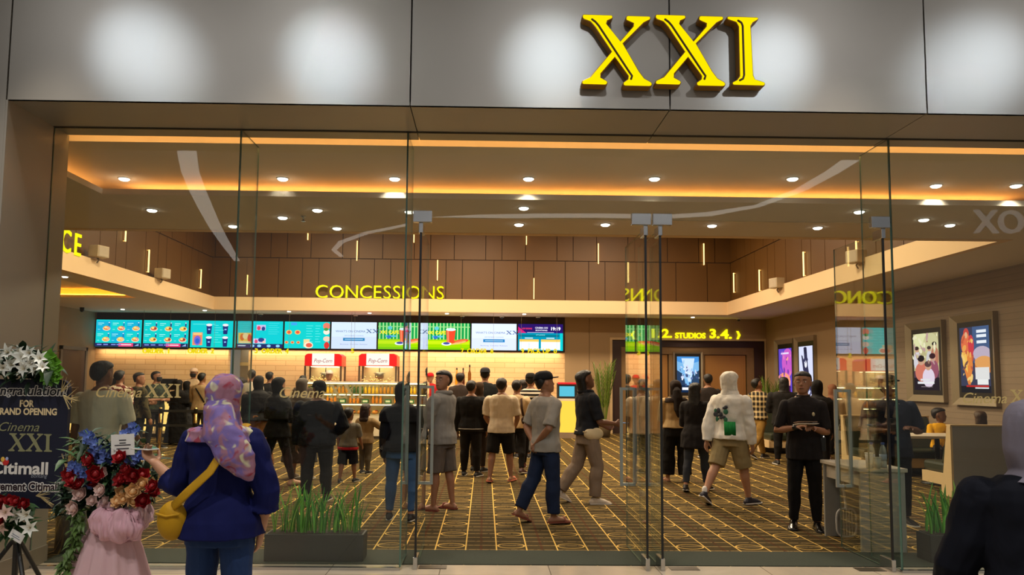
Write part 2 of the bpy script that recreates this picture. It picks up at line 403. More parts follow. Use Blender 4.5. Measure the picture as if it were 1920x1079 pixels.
b = boards(MB(), XBL, XBR, YB, 'x', uX(807, YB), uX(867, YB), -1); b.box((XBL-.1, YB+.022, ZB-.02), (XBR+.1, YB+.08, 6.25), SEAM); struct('wall_back_upper', b)
b = boards(MB(), VY0-.3, YB, XBL, 'y', 12.0, 12.4, 1); b.box((XBL-.08, VY0-.3, ZB-.02), (XBL-.022, YB+.1, 6.25), SEAM); struct('wall_left_upper', b)
b = boards(MB(), VY0-.3, YB, XBR, 'y', 12.2, 12.6, -1); b.box((XBR+.022, VY0-.3, ZB-.02), (XBR+.08, YB+.1, 6.25), SEAM); struct('wall_right_upper', b)
b = MB(); b.box((XBL-.1, VY0-.2, T), (XBR+.1, VY0-.12, 6.3)); struct('wall_front_upper', b, SOFF)
b = MB(); b.box((XBL-.02, VY0-.1, ZB-.03), (VX0-.121, YB, ZB-.021)); b.box((VX1+.121, VY0-.1, ZB-.03), (XBR+.02, YB, ZB-.021)); b.box((VX0-.12, VY1+.121, ZB-.03), (VX1+.12, YB, ZB-.021)); struct('trim_2', b, SEAM)

# lower walls
WALLB = mat((158, 132, 98), .7, 0, .04, 1.2)
b = MB(); b.box((XL-.15, 6.9, 0), (XL, YW+.2, Z0)); struct('wall_left', b, WALLB)
def groove_mat():
    m, nt, out = _new('grooved_wall'); co, xyz = XYZ(nt)
    f = MA(nt, 'FRACT', MA(nt, 'DIVIDE', xyz[2], .105)); g = MA(nt, 'LESS_THAN', f, .09)
    n = N(nt, 'TexNoise', Scale=2.0, Detail=3.0, Vector=co)
    c = MIXC(nt, n.outputs[0], s2l((138,118,98)), s2l((150,130,108)))
    h = MA(nt, 'MULTIPLY', g, -1.0)
    BSDF(nt, out, MIXC(nt, MA(nt, 'MULTIPLY', g, .35), c, s2l((96,80,62))), .65, 0.0, h, .8, .02); return m
b = MB(); b.box((XR, YI+.05, 0), (XR+.15, 16.2, Z0)); struct('wall_right_grooved', b, groove_mat())
b = MB(); b.box((XR, 16.2, 0), (XR+.15, YW+.2, Z0)); struct('wall_right', b, WALLB)
XT0, XT1 = at(180, 640, YW).x, at(1059, 640, YW).x       # counter niche
X5, X6 = at(1148, 700, YW).x, at(1434, 700, YW).x        # studio portal
ZPT = at(1290, 639, YW).z
b = MB()
b.box((XL, YW, 0), (XT0, YW+.2, Z0)); b.box((XT1, YW, 0), (at(1105,640,YW).x-.006, YW+.2, Z0)); b.box((at(1105,640,YW).x+.006, YW, 0), (X5, YW+.2, Z0))
b.box((X5, YW, ZPT), (X6, YW+.2, Z0)); b.box((X6, YW, 0), (XR+.1, YW+.2, Z0)); b.box((XT1, YW+.1, 0), (X5, YW+.21, Z0))
struct('wall_back', b, WALLB)
def subway():
    m, nt, out = _new('subway_tile'); co, xyz = XYZ(nt)
    cv = nt.nodes.new('ShaderNodeCombineXYZ'); nt.links.new(xyz[0], cv.inputs[0]); nt.links.new(xyz[2], cv.inputs[1])
    br = N(nt, 'TexBrick', Vector=cv.outputs[0], Color1=s2l((238,200,152))+(1,), Color2=s2l((230,190,142))+(1,), Mortar=s2l((190,148,104))+(1,), Scale=1.0, Mortar__Size=.006, Brick__Width=.6, Row__Height=.15)
    BSDF(nt, out, br.outputs[0], .25, 0.0, br.outputs[1], -.3, .005); return m
XD0, XD1 = at(427, 700, YW).x, at(465, 700, YW).x
b = MB(); b.box((XT0, YW, 0), (XD0, YW+.2, 2.62)); b.box((XD1, YW, 0), (XT1, YW+.2, 2.62)); struct('wall_back_tiled', b, subway())
b = MB(); b.box((XD0-.02, YW+1.2, 0), (XD1+.02, YW+1.3, 2.7)); struct('wall_back_kitchen', b, mat((86,78,70), .4, .4))
b = MB(); b.box((XT0, YW-.02, 2.42), (XT1, YW+.2, Z0)); struct('wall_back_header', b, mat((52, 30, 26), .6))
# concealed strip that washes the tiles below the screens
light('tile_wash', 'AREA', ((XT0+XT1)/2, YW-.12, 2.40), 58, (1, .68, .38), ((XT0+XT1)/2, YW+.05, 1.2), shape='RECTANGLE', size=XT1-XT0-.3, size_y=.05)
# doorway frame and lit ledge in the opening to the kitchen
b = MB(); b.box((XD0, YW+1.1, 1.96), (XD1, YW+1.2, 2.06)); o = b.build('extractor_hood', mat((200,170,110), .3, .8)); props(o, 'brass coloured hood edge lit in the kitchen opening', 'hood')
light('kitchen_lamp', 'AREA', ((XD0+XD1)/2, YW+.8, 2.5), 14, WARM, ((XD0+XD1)/2, YW+1.1, 1.9), size=.4)

# studio portal: dark frame, brown door panels
DK = mat((44, 22, 18), .5); FR = mat((120, 92, 56), .5); DOORB = mat((150, 104, 48), .5, 0, .06, 2)
b = MB()
b.box((X5-.07, YW-.03, 0), (X5, YW+.1, ZPT+.07), mat((190,164,124), .6)); b.box((X6, YW-.03, 0), (X6+.05, YW+.1, ZPT+.07), mat((190,164,124), .6)); b.box((X5, YW-.03, ZPT), (X6, YW+.1, ZPT+.07), mat((190,164,124), .6))
b.box((X5, YW+.04, 0), (X5+.28, YW+.14, ZPT-.0), DK); b.box((X6-.30, YW+.04, 0), (X6, YW+.14, ZPT), DK); b.box((X5+.28, YW+.04, ZPT-.20), (X6-.30, YW+.14, ZPT), DK)
b.box((X5+.28, YW+.07, 0), (X5+.5, YW+.16, ZPT-.2), FR); b.box((X6-.52, YW+.07, 0), (X6-.30, YW+.16, ZPT-.2), FR); b.box((X5+.5, YW+.07, ZPT-.42), (X6-.52, YW+.16, ZPT-.2), FR)
struct('trim_3', b)
xm0, xm1 = at(1255, 700, YW).x, at(1322, 700, YW).x
for k, (a0, a1) in enumerate(((X5+.5, xm0), (xm1, X6-.52))):
    b = MB(); b.box((a0+.03, YW+.10, .01), (a1-.03, YW+.16, ZPT-.44)); b.box((a0+.10, YW+.09, .12), (a1-.10, YW+.10, ZPT-.56)); struct('door_%d' % (5+k), b, DOORB)
b = MB(); b.box((xm0, YW+.06, 0), (xm1, YW+.16, ZPT-.43)); struct('trim_4', b, FR)
b = MB(); b.box((X5, YW+.165, 0), (X6, YW+.2, ZPT)); struct('wall_back_portal', b, DK)

# service door in the left wall
p0, p1 = atx(112, 700, XL+.05), atx(163, 700, XL+.05)
zt = atx(140, 650, XL+.05).z
b = MB(); b.box((XL, p0.y, 0), (XL+.05, p0.y+.10, zt)); b.box((XL, p1.y-.10, 0), (XL+.05, p1.y, zt)); b.box((XL, p0.y, zt-.10), (XL+.05, p1.y, zt)); struct('trim_5', b, mat((120,108,96), .6))
b = MB(); b.box((XL+.002, p0.y+.11, .01), (XL+.03, p1.y-.11, zt-.11)); d5 = struct('door_7', b, mat((70,50,40), .5))
b = MB(); b.tube([(XL+.04, p0.y+.25, 1.25), (XL+.09, p0.y+.25, 1.25), (XL+.09, p0.y+.9, 1.25), (XL+.04, p0.y+.9, 1.25)], .02, None, 8); b.build('door_handle', mat((150,150,150), .3, .9), d5, True)

# ------------------------------------------------------------------ glass front
GL = glass_mat(); EDGE = mat((88, 118, 106), .15, 0, .05, 3.0); CHROME = mat((190, 192, 194), .18, 1.0, .03)
def pane(name, a, c, edge_axis, parent=None, gl=None):
    """clear sheet with dark green cut edges"""
    x0, y0, z0 = a; x1, y1, z1 = c; b = MB(); b.box(a, c)
    b.m = []; b.mats = [gl or GL, EDGE]
    for f in b.f:
        p = [V(b.v[i]) for i in f]; n = (p[1]-p[0]).cross(p[2]-p[0]).normalized()
        b.m.append(0 if abs(n[edge_axis]) > .9 else 1)
    o = b.build(name, None, parent)
    if parent is None: o['kind'] = 'structure'
    return o
g = .006
pane('window_1', (-3.675, YG-g, .02), (-2.105, YG+g, ZS), 1)
pane('window_2', (-2.095, YG-g, .02), (-.685, YG+g, ZS), 1)
pane('window_3', (-.675, YG-g, 2.93), (3.465, YG+g, ZS), 1)
pane('window_4', (3.475, YG-g, .02), (7.1, YG+g, ZS), 1)
for k, x in enumerate((-2.1, -.68, 3.47)):
    pane('window_%d' % (5+k), (x-.007, YG+g+.003, .02), (x+.007, YG+.5, ZS), 0)
b = MB(); b.box((-3.68, YG-.02, 0), (-.68, YG+.02, .022)); b.box((3.46, YG-.02, 0), (7.1, YG+.02, .022)); b.box((-3.68, YG-.018, ZS-.004), (7.1, YG+.018, ZS+.02), DARKJOINT); b.mats = [CHROME]+b.mats; b.m = [0]*12+[1]*6; struct('trim_6', b)
BLACKRUB = mat((14, 14, 14), .5); STEEL = mat((168, 174, 170), .4, .3, .05)
def door_leaf(k, hx):
    """a glass leaf standing open at right angles to the front"""
    o = pane('door_%d' % k, (hx-.006, YG+.03, .012), (hx+.006, YG+.93, 2.86), 0, None, glass_mat((.92, .96, .94), 1.75))
    b = MB(); b.box((hx-.009, YG+.018, .012), (hx+.009, YG+.030, 2.86)); b.build('edge_seal', BLACKRUB, o)
    b = MB(); b.box((hx-.018, YG+.005, .0), (hx+.018, YG+.20, .10), CHROME); b.build('floor_pivot', None, o, bevel=.004)
    b = MB(); b.box((hx-.018, YG+.005, 2.80), (hx+.018, YG+.16, 2.885)); b.build('top_patch', CHROME, o, bevel=.004)
    hy = YG+.84
    for name, sx in (('pull_handle', -1), ('pull_handle', 1)):
        b = MB(); x = hx+sx*.066
        b.box((x-.013, hy-.013, .58), (x+.013, hy+.013, 1.50))
        for z in (.58, 1.474): b.box((min(hx+sx*.007, x-.013*sx), hy-.013, z), (max(hx+sx*.007, x-.013*sx), hy+.013, z+.026))
        b.build(name, STEEL, o)
    return o
for k, hx in ((1, -.555), (2, 1.36), (3, 1.485), (4, 3.405)): door_leaf(k, hx)
b = MB()
for x0, x1 in ((-.62, -.46), (1.235, 1.40), (1.415, 1.58), (3.29, 3.45)):
    b.box((x0, YG-.025, 2.885), (x1, YG+.025, 2.985))
struct('trim_7', b, CHROME, bevel=.004)
b = MB(); b.box((-.53, 6.385, .0005), (-.30, 6.50, .004)); b.box((1.56, 6.385, .0005), (1.80, 6.50, .004)); b.box((3.13, 6.385, .0005), (3.36, 6.50, .004)); struct('trim_8', b, mat((70,62,52), .35, .6))
# etched gold lettering on the glass
def place_text(b, s, size, origin, m=None, bold=0.0, shear=0.0, depth=.002, spacing=1.0, center=False, width=None, rot=0.0, tilt=0.0):
    vs_, fs = text_geo(s, size, bold, shear, depth, spacing); lo, hi = bbox(vs_)
    k = (width/(hi[0]-lo[0])) if width else 1.0
    M = Matrix.Translation(V(origin)) @ Matrix.Rotation(rot, 4, 'Z') @ Matrix.Rotation(tilt, 4, 'Y')
    ox = (lo[0]+hi[0])/2*k if center else lo[0]*k
    b.add([M @ V((x*k-ox, y, z)) for x, y, z in vs_], fs, m); return (hi[0]-lo[0])*k
def place_serif(b, s, h, origin, m, d0=-.002, d1=0.0, gap=.05):
    x = origin[0]
    for ch in s:
        poly = serif(ch); b.prism([(x+p*h, origin[2]+q*h) for p, q in poly], origin[1]+d0, origin[1]+d1, 'xz', m); x += (max(p for p, q in poly)+gap)*h
    return x
DECAL = mat((206, 184, 124), .5, .0)
for lab, u0, v0, yy in (('pale gold script and serif lettering on the glass behind the standing flower bouquet', 180, 745, 0), ('pale gold script and serif lettering on the glass above the left grassy planter', 524, 746, 0), ('pale gold script and serif lettering on the glass in front of the film posters', 1806, 756, 0)):
    p = at(u0, v0, YG-.008); b = MB()
    w = place_text(b, 'Cinema', .125, p, DECAL, .004, .32, .001)
    place_serif(b, 'XXI', .115, (p.x+w+.03, p.y, p.z), DECAL)
    b.v = [(x, min(y, YG-g-.0005), z) for x, y, z in b.v]
    o = b.build('glass_lettering', None); props(o, lab, 'lettering')

# ------------------------------------------------------------------ the big yellow numeral on the front
YEL = glow((255, 226, 0), 1.0); YSIDE = mat((150, 104, 10), .4, .1); GDARK = mat((70, 44, 6), .6)
sg = empty('cinema_sign', (0, YF, 0), 0, 'large glowing yellow serif numeral with dark gold sides on the grey front panel', 'sign')
pL = at(1090, 161, YF-.10); hL = at(1140, 27, YF-.10).z-at(1140, 161, YF-.10).z
for ch, u0 in (('X', 1090), ('X', 1228), ('I', 1364)):
    x0 = at(u0, 160, YF-.1).x; poly = serif(ch); zt = at(u0+60, 162, YF-.1).z
    b = MB(); b.prism([(x0+p*hL, zt+q*hL) for p, q in poly], -.10, -.012, 'xz')
    lt = b.build('letter', YSIDE, sg, bevel=.006)
    # luminous face, a little smaller than the body
    cx = sum(p for p, q in poly)/len(poly); cz = .5
    b = MB(); n = len(poly); ins = []
    for i in range(n):
        a, c, d = V(poly[i-1]), V(poly[i]), V(poly[(i+1) % n]); t = ((c-a).normalized()+(d-c).normalized()); nn = V((-t.y, t.x)).normalized() if t.length > 1e-6 else V((0, 0))
        ins.append((c.x+nn.x*.014, c.y+nn.y*.014))
    b.prism([(x0+p*hL, zt+q*hL) for p, q in ins], -.104, -.099, 'xz'); b.build('lit_face', YEL, lt)
    b = MB(); b.tube([(x0+p*hL, -.1045, zt+q*hL) for p, q in groove(ch)], .0085, None, 8); b.build('engraved_line', GDARK, lt, True)
# ------------------------------------------------------------------ ceiling fittings
WHITE = mat((226, 224, 218), .4, 0, .03); BLACK = mat((16, 16, 17), .45, 0, .1); LENS = glow((255, 250, 238), 6.0)
def ordinal(i): return ('first','second','third','fourth','fifth','sixth','seventh','eighth','ninth','tenth','eleventh','twelfth')[i]
_dl = None
def downlight(p, lab, group, power, r=.055, col=NEUT, spot=110):
    global _dl
    if _dl is None:
        _dl = empty('downlight', (0,0,0)); b = MB(); b.lathe([(r, 0), (r*1.22, 0), (r*1.24, -.003), (r*1.02, -.005)], n=24); b.build('trim_ring', WHITE, _dl, True)
        b = MB(); b.lathe([(.001, -.003), (r, -.003), (r*.97, -.012), (r*.7, -.022), (.001, -.026)], n=24); b.build('lens', LENS, _dl); o = _dl
    else: o = copy_tree(_dl)
    o.location = p; props(o, lab, 'ceiling light', group)
    if power: light('downlight_beam', 'SPOT', (p.x, p.y, p.z-.02), power, col, (p.x, p.y, 0), spot_size=math.radians(spot), spot_blend=.8, shadow_soft_size=.05)
for i, u in enumerate((233, 530, 740, 991, 1227, 1486, 1755, 1905)):
    downlight(atz(u, 335+(i > 5)*13, Z1-.001), '%s recessed light from the left in the raised front ceiling' % ordinal(i), 'lights in the raised front ceiling', 55)
for i, (u, v) in enumerate(((285, 394), (437, 424), (530, 408), (595, 394), (632, 428), (768, 397), (973, 421), (982, 390), (1135, 421), (1335, 423), (1533, 427), (1611, 397), (1732, 412), (1781, 422))):
    downlight(atz(u, v, Z0-.001), 'small recessed light in the soffit above the doors, number %s from the left' % ordinal(i) if i < 12 else ('recessed light in the soffit above the %s film poster' % ('first near' if i == 12 else 'second near')), 'lights in the soffit behind the glass front', 60 if i % 2 == 0 else 0)
for i, (u, v) in enumerate(((122, 519), (230, 580), (384, 582), (542, 584), (693, 587), (838, 588), (983, 589), (1299, 595))):
    downlight(atz(u, v, Z0-.001), ('recessed light in the far soffit near the %s' % ('amber ceiling recess', 'first teal menu screen', 'third teal menu screen', 'fifth teal menu screen', 'first white screen', 'green cafe screen behind the doors', 'second white screen', 'studios sign')[i]), 'lights in the far soffit', 90 if i not in (0,) else 60)
for i, (u, v) in enumerate(((489, 588), (667, 591), (867, 592), (941, 593), (1009, 594), (1385, 597))):
    o = empty('dome_camera', atz(u, v, Z0-.001), 0, 'small white dome camera under the soffit above the %s' % ('fourth teal screen', 'first white screen', 'far green screen', 'second white screen', 'schedule screen', 'end of the studios sign')[i], 'camera', 'dome cameras under the far soffit')
    b = MB(); b.lathe([(.07, 0), (.07, -.03), (.06, -.04)], n=16); b.build('base', WHITE, o, True); b = MB(); b.ball((0, 0, -.045), .045, None, 12, 8); b.build('dome', BLACK, o, True)
o = empty('dome_camera', atz(154, 577, Z0-.001), 0, 'black camera on the soffit above the service door', 'camera'); b = MB(); b.lathe([(.06, 0), (.06, -.05), (.05, -.06)], n=16); b.build('base', BLACK, o, True); b = MB(); b.ball((0, 0, -.07), .06, None, 12, 8); b.build('dome', BLACK, o, True)
o = empty('sprinkler', atz(569, 406, Z0-.001), 0, 'small sprinkler head on the soffit near the left pane', 'sprinkler'); b = MB(); b.lathe([(.03, 0), (.03, -.008), (.012, -.012), (.010, -.05), (.028, -.055), (.028, -.06)], n=14); b.build('head', CHROME, o, True)

# glowing wall lines on the brown boards
def wall_line(p, h, axis, side, lab):
    """LED line standing on small brackets; axis: wall direction"""
    o = empty('wall_light', p, 0, lab, 'wall light', 'thin glowing lines on the brown boards')
    nx, ny = side
    b = MB(); b.box((nx*.05-.012, ny*.05-.012, 0), (nx*.05+.012, ny*.05+.012, h)); b.build('light_bar', glow((255, 206, 120), 3.2), o)
    for z in (.0, h-.02):
        b = MB(); b.box((min(0, nx*.05)-.008, min(0, ny*.05)-.008, z), (max(0, nx*.05)+.008, max(0, ny*.05)+.008, z+.02)); b.build('bracket', glow((255, 190, 96), .9), o)
yb = YB-.01
for i, (u, v0, v1) in enumerate(((463, 516, 553), (577, 436, 450), (669, 452, 489), (776, 440, 455), (820, 488, 526), (987, 443, 459), (1001, 522, 561), (1122, 457, 495), (1320, 457, 497))):
    a, c = at(u, v1, yb-.05), at(u, v0, yb-.05); h = c.z-a.z
    if h < .4: h = .55
    wall_line(V((a.x, yb, a.z)), h, 'x', (0, -1), '%s glowing line from the left on the far brown wall' % ordinal(i))
for i, (u, v0, v1) in enumerate(((235, 433, 453), (278, 468, 511), (376, 505, 541))):
    a, c = atx(u, v1, XBL+.05), atx(u, v0, XBL+.05); h = max(c.z-a.z, .5)
    wall_line(V((XBL, a.y, a.z)), h, 'y', (1, 0), '%s glowing line on the left brown wall, counting from the front' % ordinal(i))
for i, (u, v0, v1) in enumerate(((1376, 512, 549), (1424, 506, 546), (1507, 472, 518), (1606, 452, 484))):
    a, c = atx(u, v1, XBR-.05), atx(u, v0, XBR-.05); h = c.z-a.z
    wall_line(V((XBR, a.y, a.z)), h, 'y', (-1, 0), '%s glowing line on the right brown wall, counting from the far corner' % ordinal(i))
def wall_speaker(p, nx, lab):
    o = empty('wall_speaker', p, 0, lab, 'speaker', 'white speakers above the pale band'); o.scale = (.68, .68, .68)
    M = Matrix.Rotation(-nx*.35, 4, 'Z')
    b = MB(); b.prism([(0, -.26), (nx*.30, -.20), (nx*.30, .20), (0, .26)], 0, .34, 'xy'); b.v = [tuple(M @ V(q)) for q in b.v]; b.build('cabinet', mat((186, 166, 134), .5), o, bevel=.02)
    b = MB(); b.box((nx*.300-.006, -.17, .03), (nx*.300+.010, .17, .31)); b.v = [tuple(M @ V(q)) for q in b.v]; b.build('grille', mat((176, 160, 136), .7), o)
    b = MB(); b.tube([(-nx*.02, 0, .10), (nx*.10, 0, -.06), (nx*.05, 0, -.14)], .022, None, 8); b.build('bracket', mat((110, 98, 82), .5), o)
for u, v, nx, lab in ((179, 484, 1, 'white wall speaker beside the glowing letters at left'), (299, 523, 1, 'white wall speaker on the left brown wall by the second glowing line')):
    p = atx(u, v, VX0+.02); wall_speaker(p, nx, lab)
for u, v, nx, lab in ((1462, 541, -1, 'white wall speaker on the right between two glowing lines'), (1612, 494, -1, 'white wall speaker on the right nearest the glass')):
    p = atx(u, v, VX1-.02); wall_speaker(p, nx, lab)

# ------------------------------------------------------------------ glowing lettering inside
SIGNY = glow((255, 240, 20), 1.15)
def letter_row(o, s, x0, x1, h, m, depth=.05, bold=-.012, name='letter', mingap=.12):
    geo = []
    for ch in s:
        if ch == ' ': geo.append(None); continue
        vs_, fs = text_geo(ch, 1.0, bold, 0, depth/h*.7); geo.append((vs_, fs, *bbox(vs_)))
    k = h/.70; tot = sum((q[3][0]-q[2][0])*k for q in geo if q); n = len([q for q in geo])-1
    q_ = min(1, (x1-x0-mingap*h*n)/tot); tot *= q_; kx = k*q_
    gap = (x1-x0-tot)/max(n, 1); x = x0
    for q in geo:
        if q is None: x += gap; continue
        vs_, fs, lo, hi = q; b = MB(); b.add([((a-lo[0])*kx+x, y*k, z*k) for a, y, z in vs_], fs); b.build(name, m, o); x += (hi[0]-lo[0])*kx+gap
yc = VY1+.02
a, c = at(592, 559, yc), at(832, 562, yc); h = at(700, 535, yc).z-at(700, 560, yc).z
o = empty('wall_sign', (0, yc, a.z), 0, 'glowing yellow CONCESSIONS letters standing on the pale band above the menu screens', 'sign'); letter_row(o, 'CONCESSIONS', a.x, c.x, h, SIGNY, .06)
pc = atx(114, 470, VX0+.02); pe = atx(151, 474, VX0+.02)
o = empty('wall_sign', (VX0+.02, pc.y, pc.z), math.radians(90), 'two large glowing yellow letters on the left ledge cut off by the pillar', 'sign')
letter_row(o, 'CE', 0, (pe.y-pc.y), .42, SIGNY, .012, .004, 'letter', .34)
yw = YW-.03
o = empty('wall_sign', (0, yw, 0), 0, 'glowing yellow studios sign with numbers and arrows over the dark doorway', 'sign')
for s, u0, u1, v0, v1 in (('1.', 1222, 1239, 617, 634), ('2.', 1241, 1260, 617, 634), ('STUDIOS', 1266, 1323, 624, 635), ('3.', 1331, 1349, 617, 635), ('4.', 1351, 1372, 618, 636)):
    a, c = at(u0, v1, yw), at(u1, v1, yw); b = MB(); vs_, fs = text_geo(s, 1, .03, 0, .06); lo, hi = bbox(vs_); hh = at(u0, v0, yw).z-a.z; kx, kz = (c.x-a.x)/(hi[0]-lo[0]), hh/(hi[2]-lo[2])
    b.add([((x-lo[0])*kx+a.x, y*.5, (z-lo[2])*kz+a.z) for x, y, z in vs_], fs); b.build('lettering', SIGNY, o)
for u, d in ((1187, -1), (1384, 1)):
    a = at(u, 629, yw); w, h = .055, .125; b = MB()
    b.prism([(a.x-d*w, a.z+h), (a.x+d*.01, a.z+h), (a.x+d*w*1.3, a.z), (a.x+d*.01, a.z-h), (a.x-d*w, a.z-h), (a.x-d*w*.1, a.z)], -.02, .01); b.build('arrow', SIGNY, o)
light('studios_sign_glow', 'AREA', (at(1290, 612, YW).x, YW-.35, 3.25), .3, (1, .9, .2), (at(1290, 612, YW).x, YW-.2, 3.5), shape='RECTANGLE', size=2.6, size_y=.2)
for i, (s, u0, u1) in enumerate((('ORDER  1', 267, 317), ('ORDER  2', 352, 401), ('3  ORDER  4', 478, 541), ('5', 658, 664), ('6', 793, 799), ('7  ORDER  8', 864, 925), ('9  PICK UP  0', 977, 1044))):
    y = 21.9; a, c = at(u0, 663, y), at(u1, 663, y); b = MB(); hh = .145
    vs_, fs = text_geo(s, 1, .03, 0, .06); lo, hi = bbox(vs_); k = hh/(hi[2]-lo[2]); kx = (c.x-a.x)/(hi[0]-lo[0])
    o = empty('counter_sign', (a.x, y, a.z), 0, 'small yellow hanging %s' % ('order sign below the first two teal screens', 'order sign below the third teal screen', 'order sign below the fourth teal screen', 'numeral below the first white screen', 'numeral behind the left door edge', 'order sign below the second white screen', 'pick up sign below the schedule screen')[i], 'sign', 'yellow signs over the counter')
    b.add([((x-lo[0])*kx, y_*.4, (z-lo[2])*k) for x, y_, z in vs_], fs); b.build('lettering', glow((240, 214, 10), 1.0), o)
    b = MB(); 
    for x in (.0, c.x-a.x): b.box((x-.003, -.003, hh*.8), (x+.003, .003, Z0-a.z))
    b.build('hanger', mat((140,120,90), .4, .6), o)

# ------------------------------------------------------------------ pictures shown on screens and posters
class Pic:
    """flat picture w x h in the xz plane, front towards -y, from coloured shapes laid over each other; units 0..1"""
    def __init__(s, w, h, bg, st=1.22): s.w, s.h, s.st, s.b, s.d = w, h, st, MB(), 0.0; s.rect(0, 0, 1, 1, bg)
    def _m(s, c): return glow(c, s.st)
    def poly(s, pts, c):
        for ax, lim, sg in ((0, 0, 1), (0, 1, -1), (1, 0, 1), (1, 1, -1)):      # keep inside the picture
            out = []
            for i, p in enumerate(pts):
                q = pts[i-1]; dp, dq = sg*(p[ax]-lim), sg*(q[ax]-lim)
                if (dp >= 0) != (dq >= 0): t = dq/(dq-dp); out.append((q[0]+(p[0]-q[0])*t, q[1]+(p[1]-q[1])*t))
                if dp >= 0: out.append(p)
            pts = out
            if len(pts) < 3: return s
        n = len(pts); s.b.add([(x*s.w, s.d, z*s.h) for x, z in pts], [tuple(range(n))], s._m(c)); s.d -= .0006; return s
    def rect(s, x0, z0, x1, z1, c): return s.poly([(x0, z0), (x1, z0), (x1, z1), (x0, z1)], c)
    def ell(s, x, z, rx, rz, c, n=18, a=0.0): 
        return s.poly([(x+rx*math.cos(2*PI*i/n)*math.cos(a)-rz*s.h/s.w*math.sin(2*PI*i/n)*math.sin(a), z+rx*s.w/s.h*math.cos(2*PI*i/n)*math.sin(a)+rz*math.sin(2*PI*i/n)*math.cos(a)) for i in range(n)], c)
    def text(s, t, x, z, size, c, width=None, center=True, bold=.0, shear=0.0):
        vs_, fs = text_geo(t, 1, bold, shear, 0.0); lo, hi = bbox(vs_); kz = size*s.h/.7; kx = kz if width is None else width*s.w/(hi[0]-lo[0])
        ox = (lo[0]+hi[0])/2*kx if center else lo[0]*kx
        s.b.add([(p[0]*kx-ox+x*s.w, s.d, p[2]*kz+z*s.h) for p in vs_], fs, s._m(c)); s.d -= .0006; return s
    def seriftext(s, t, x, z, size, c, bold=True):
        for ch in t:
            P = serif(ch); k = size*s.h; s.b.add([(x*s.w+p*k, s.d, z*s.h+q*k) for p, q in P], [tuple(range(len(P)))], s._m(c)); x += (max(p for p, q in P)*k+.03*k)/s.w
        s.d -= .0006; return s
    def build(s, name, parent, y=0.0, x=0.0, z=0.0):
        s.b.v = [(a+x, q+y, c+z) for a, q, c in s.b.v]; return s.b.build(name, None, parent, fix=False)
TEAL, TEAL2, NAVY = (0, 196, 196), (10, 176, 184), (28, 34, 96)
rnd = random.Random(5)
def menu_food(k):
    p = Pic(1, 1, TEAL); p.rect(0, .5, .97, .98, (0, 186, 206) if k == 0 else (0, 196, 190))
    for r in (0, 1):
        for c in (0, 1, 2):
            x, z = c*.325+.02, (.58 if r == 0 else .17)
            p.rect(x, z-.02 if r else z, x+.30, z+.36, (6, 168, 206) if k == 0 and (c+r) % 2 == 0 else TEAL)
            p.rect(x+.02, z+.28, x+.15, z+.30, (190, 240, 240)); p.rect(x+.02, z+.22, x+.11, z+.235, (170, 232, 232)); p.rect(x+.02, z+.05, x+.07, z+.065, (170, 232, 232))
            p.ell(x+.21, z+.09, .085, .085, (226, 208, 180)); p.ell(x+.21, z+.11, .07, .075, ((226, 120, 60), (214, 92, 70), (230, 150, 50), (236, 176, 60))[(c+r*2+k) % 4])
            p.ell(x+.19, z+.13, .035, .04, (248, 214, 120)); p.ell(x+.24, z+.11, .025, .035, (150, 50, 40) if k else (250, 180, 160)); p.rect(x+.25, z+.18, x+.28, z+.33, (30, 60, 120) if k else (10, 120, 180)); p.rect(x+.252, z+.30, x+.278, z+.33, (220, 230, 240))
    p.rect(0, 0, 1, .13, (26, 32, 84)); p.rect(.52, .0, .84, .13, (226, 50, 110)); p.rect(.56, .05, .80, .085, (255, 220, 230))
    for x in (.05, .19, .36, .48): p.rect(x, .05, x+.10, .09, (130, 140, 220))
    p.poly([(.87, .03), (.96, .03), (.96, .11)], (150, 170, 220)); return p
def menu_cups():
    p = Pic(1, 1, (0, 200, 196)); p.rect(.0, .52, 1, .98, (0, 194, 200)); p.rect(.05, .86, .55, .875, (120, 232, 232))
    p.rect(.05, .08, .27, .56, (220, 150, 120)); p.rect(.07, .10, .25, .52, (232, 130, 80)); p.ell(.16, .26, .075, .18, (120, 96, 200)); p.ell(.16, .24, .045, .10, (40, 90, 200)); p.rect(.07, .46, .25, .54, (244, 190, 120))
    for x in (.41, .77):
        for z in (.03, .50): 
            p.poly([(x-.045, z), (x+.045, z), (x+.06, z+.32), (x-.06, z+.32)], (24, 40, 110)); p.ell(x, z+.34, .065, .05, (236, 224, 232)); p.rect(x-.02, z+.15, x+.025, z+.20, (140, 180, 240))
    for i in range(8): p.rect(.52, .82-.09*i, .52+.10+.06*((i*7) % 3), .835-.09*i, (110, 230, 226))
    return p
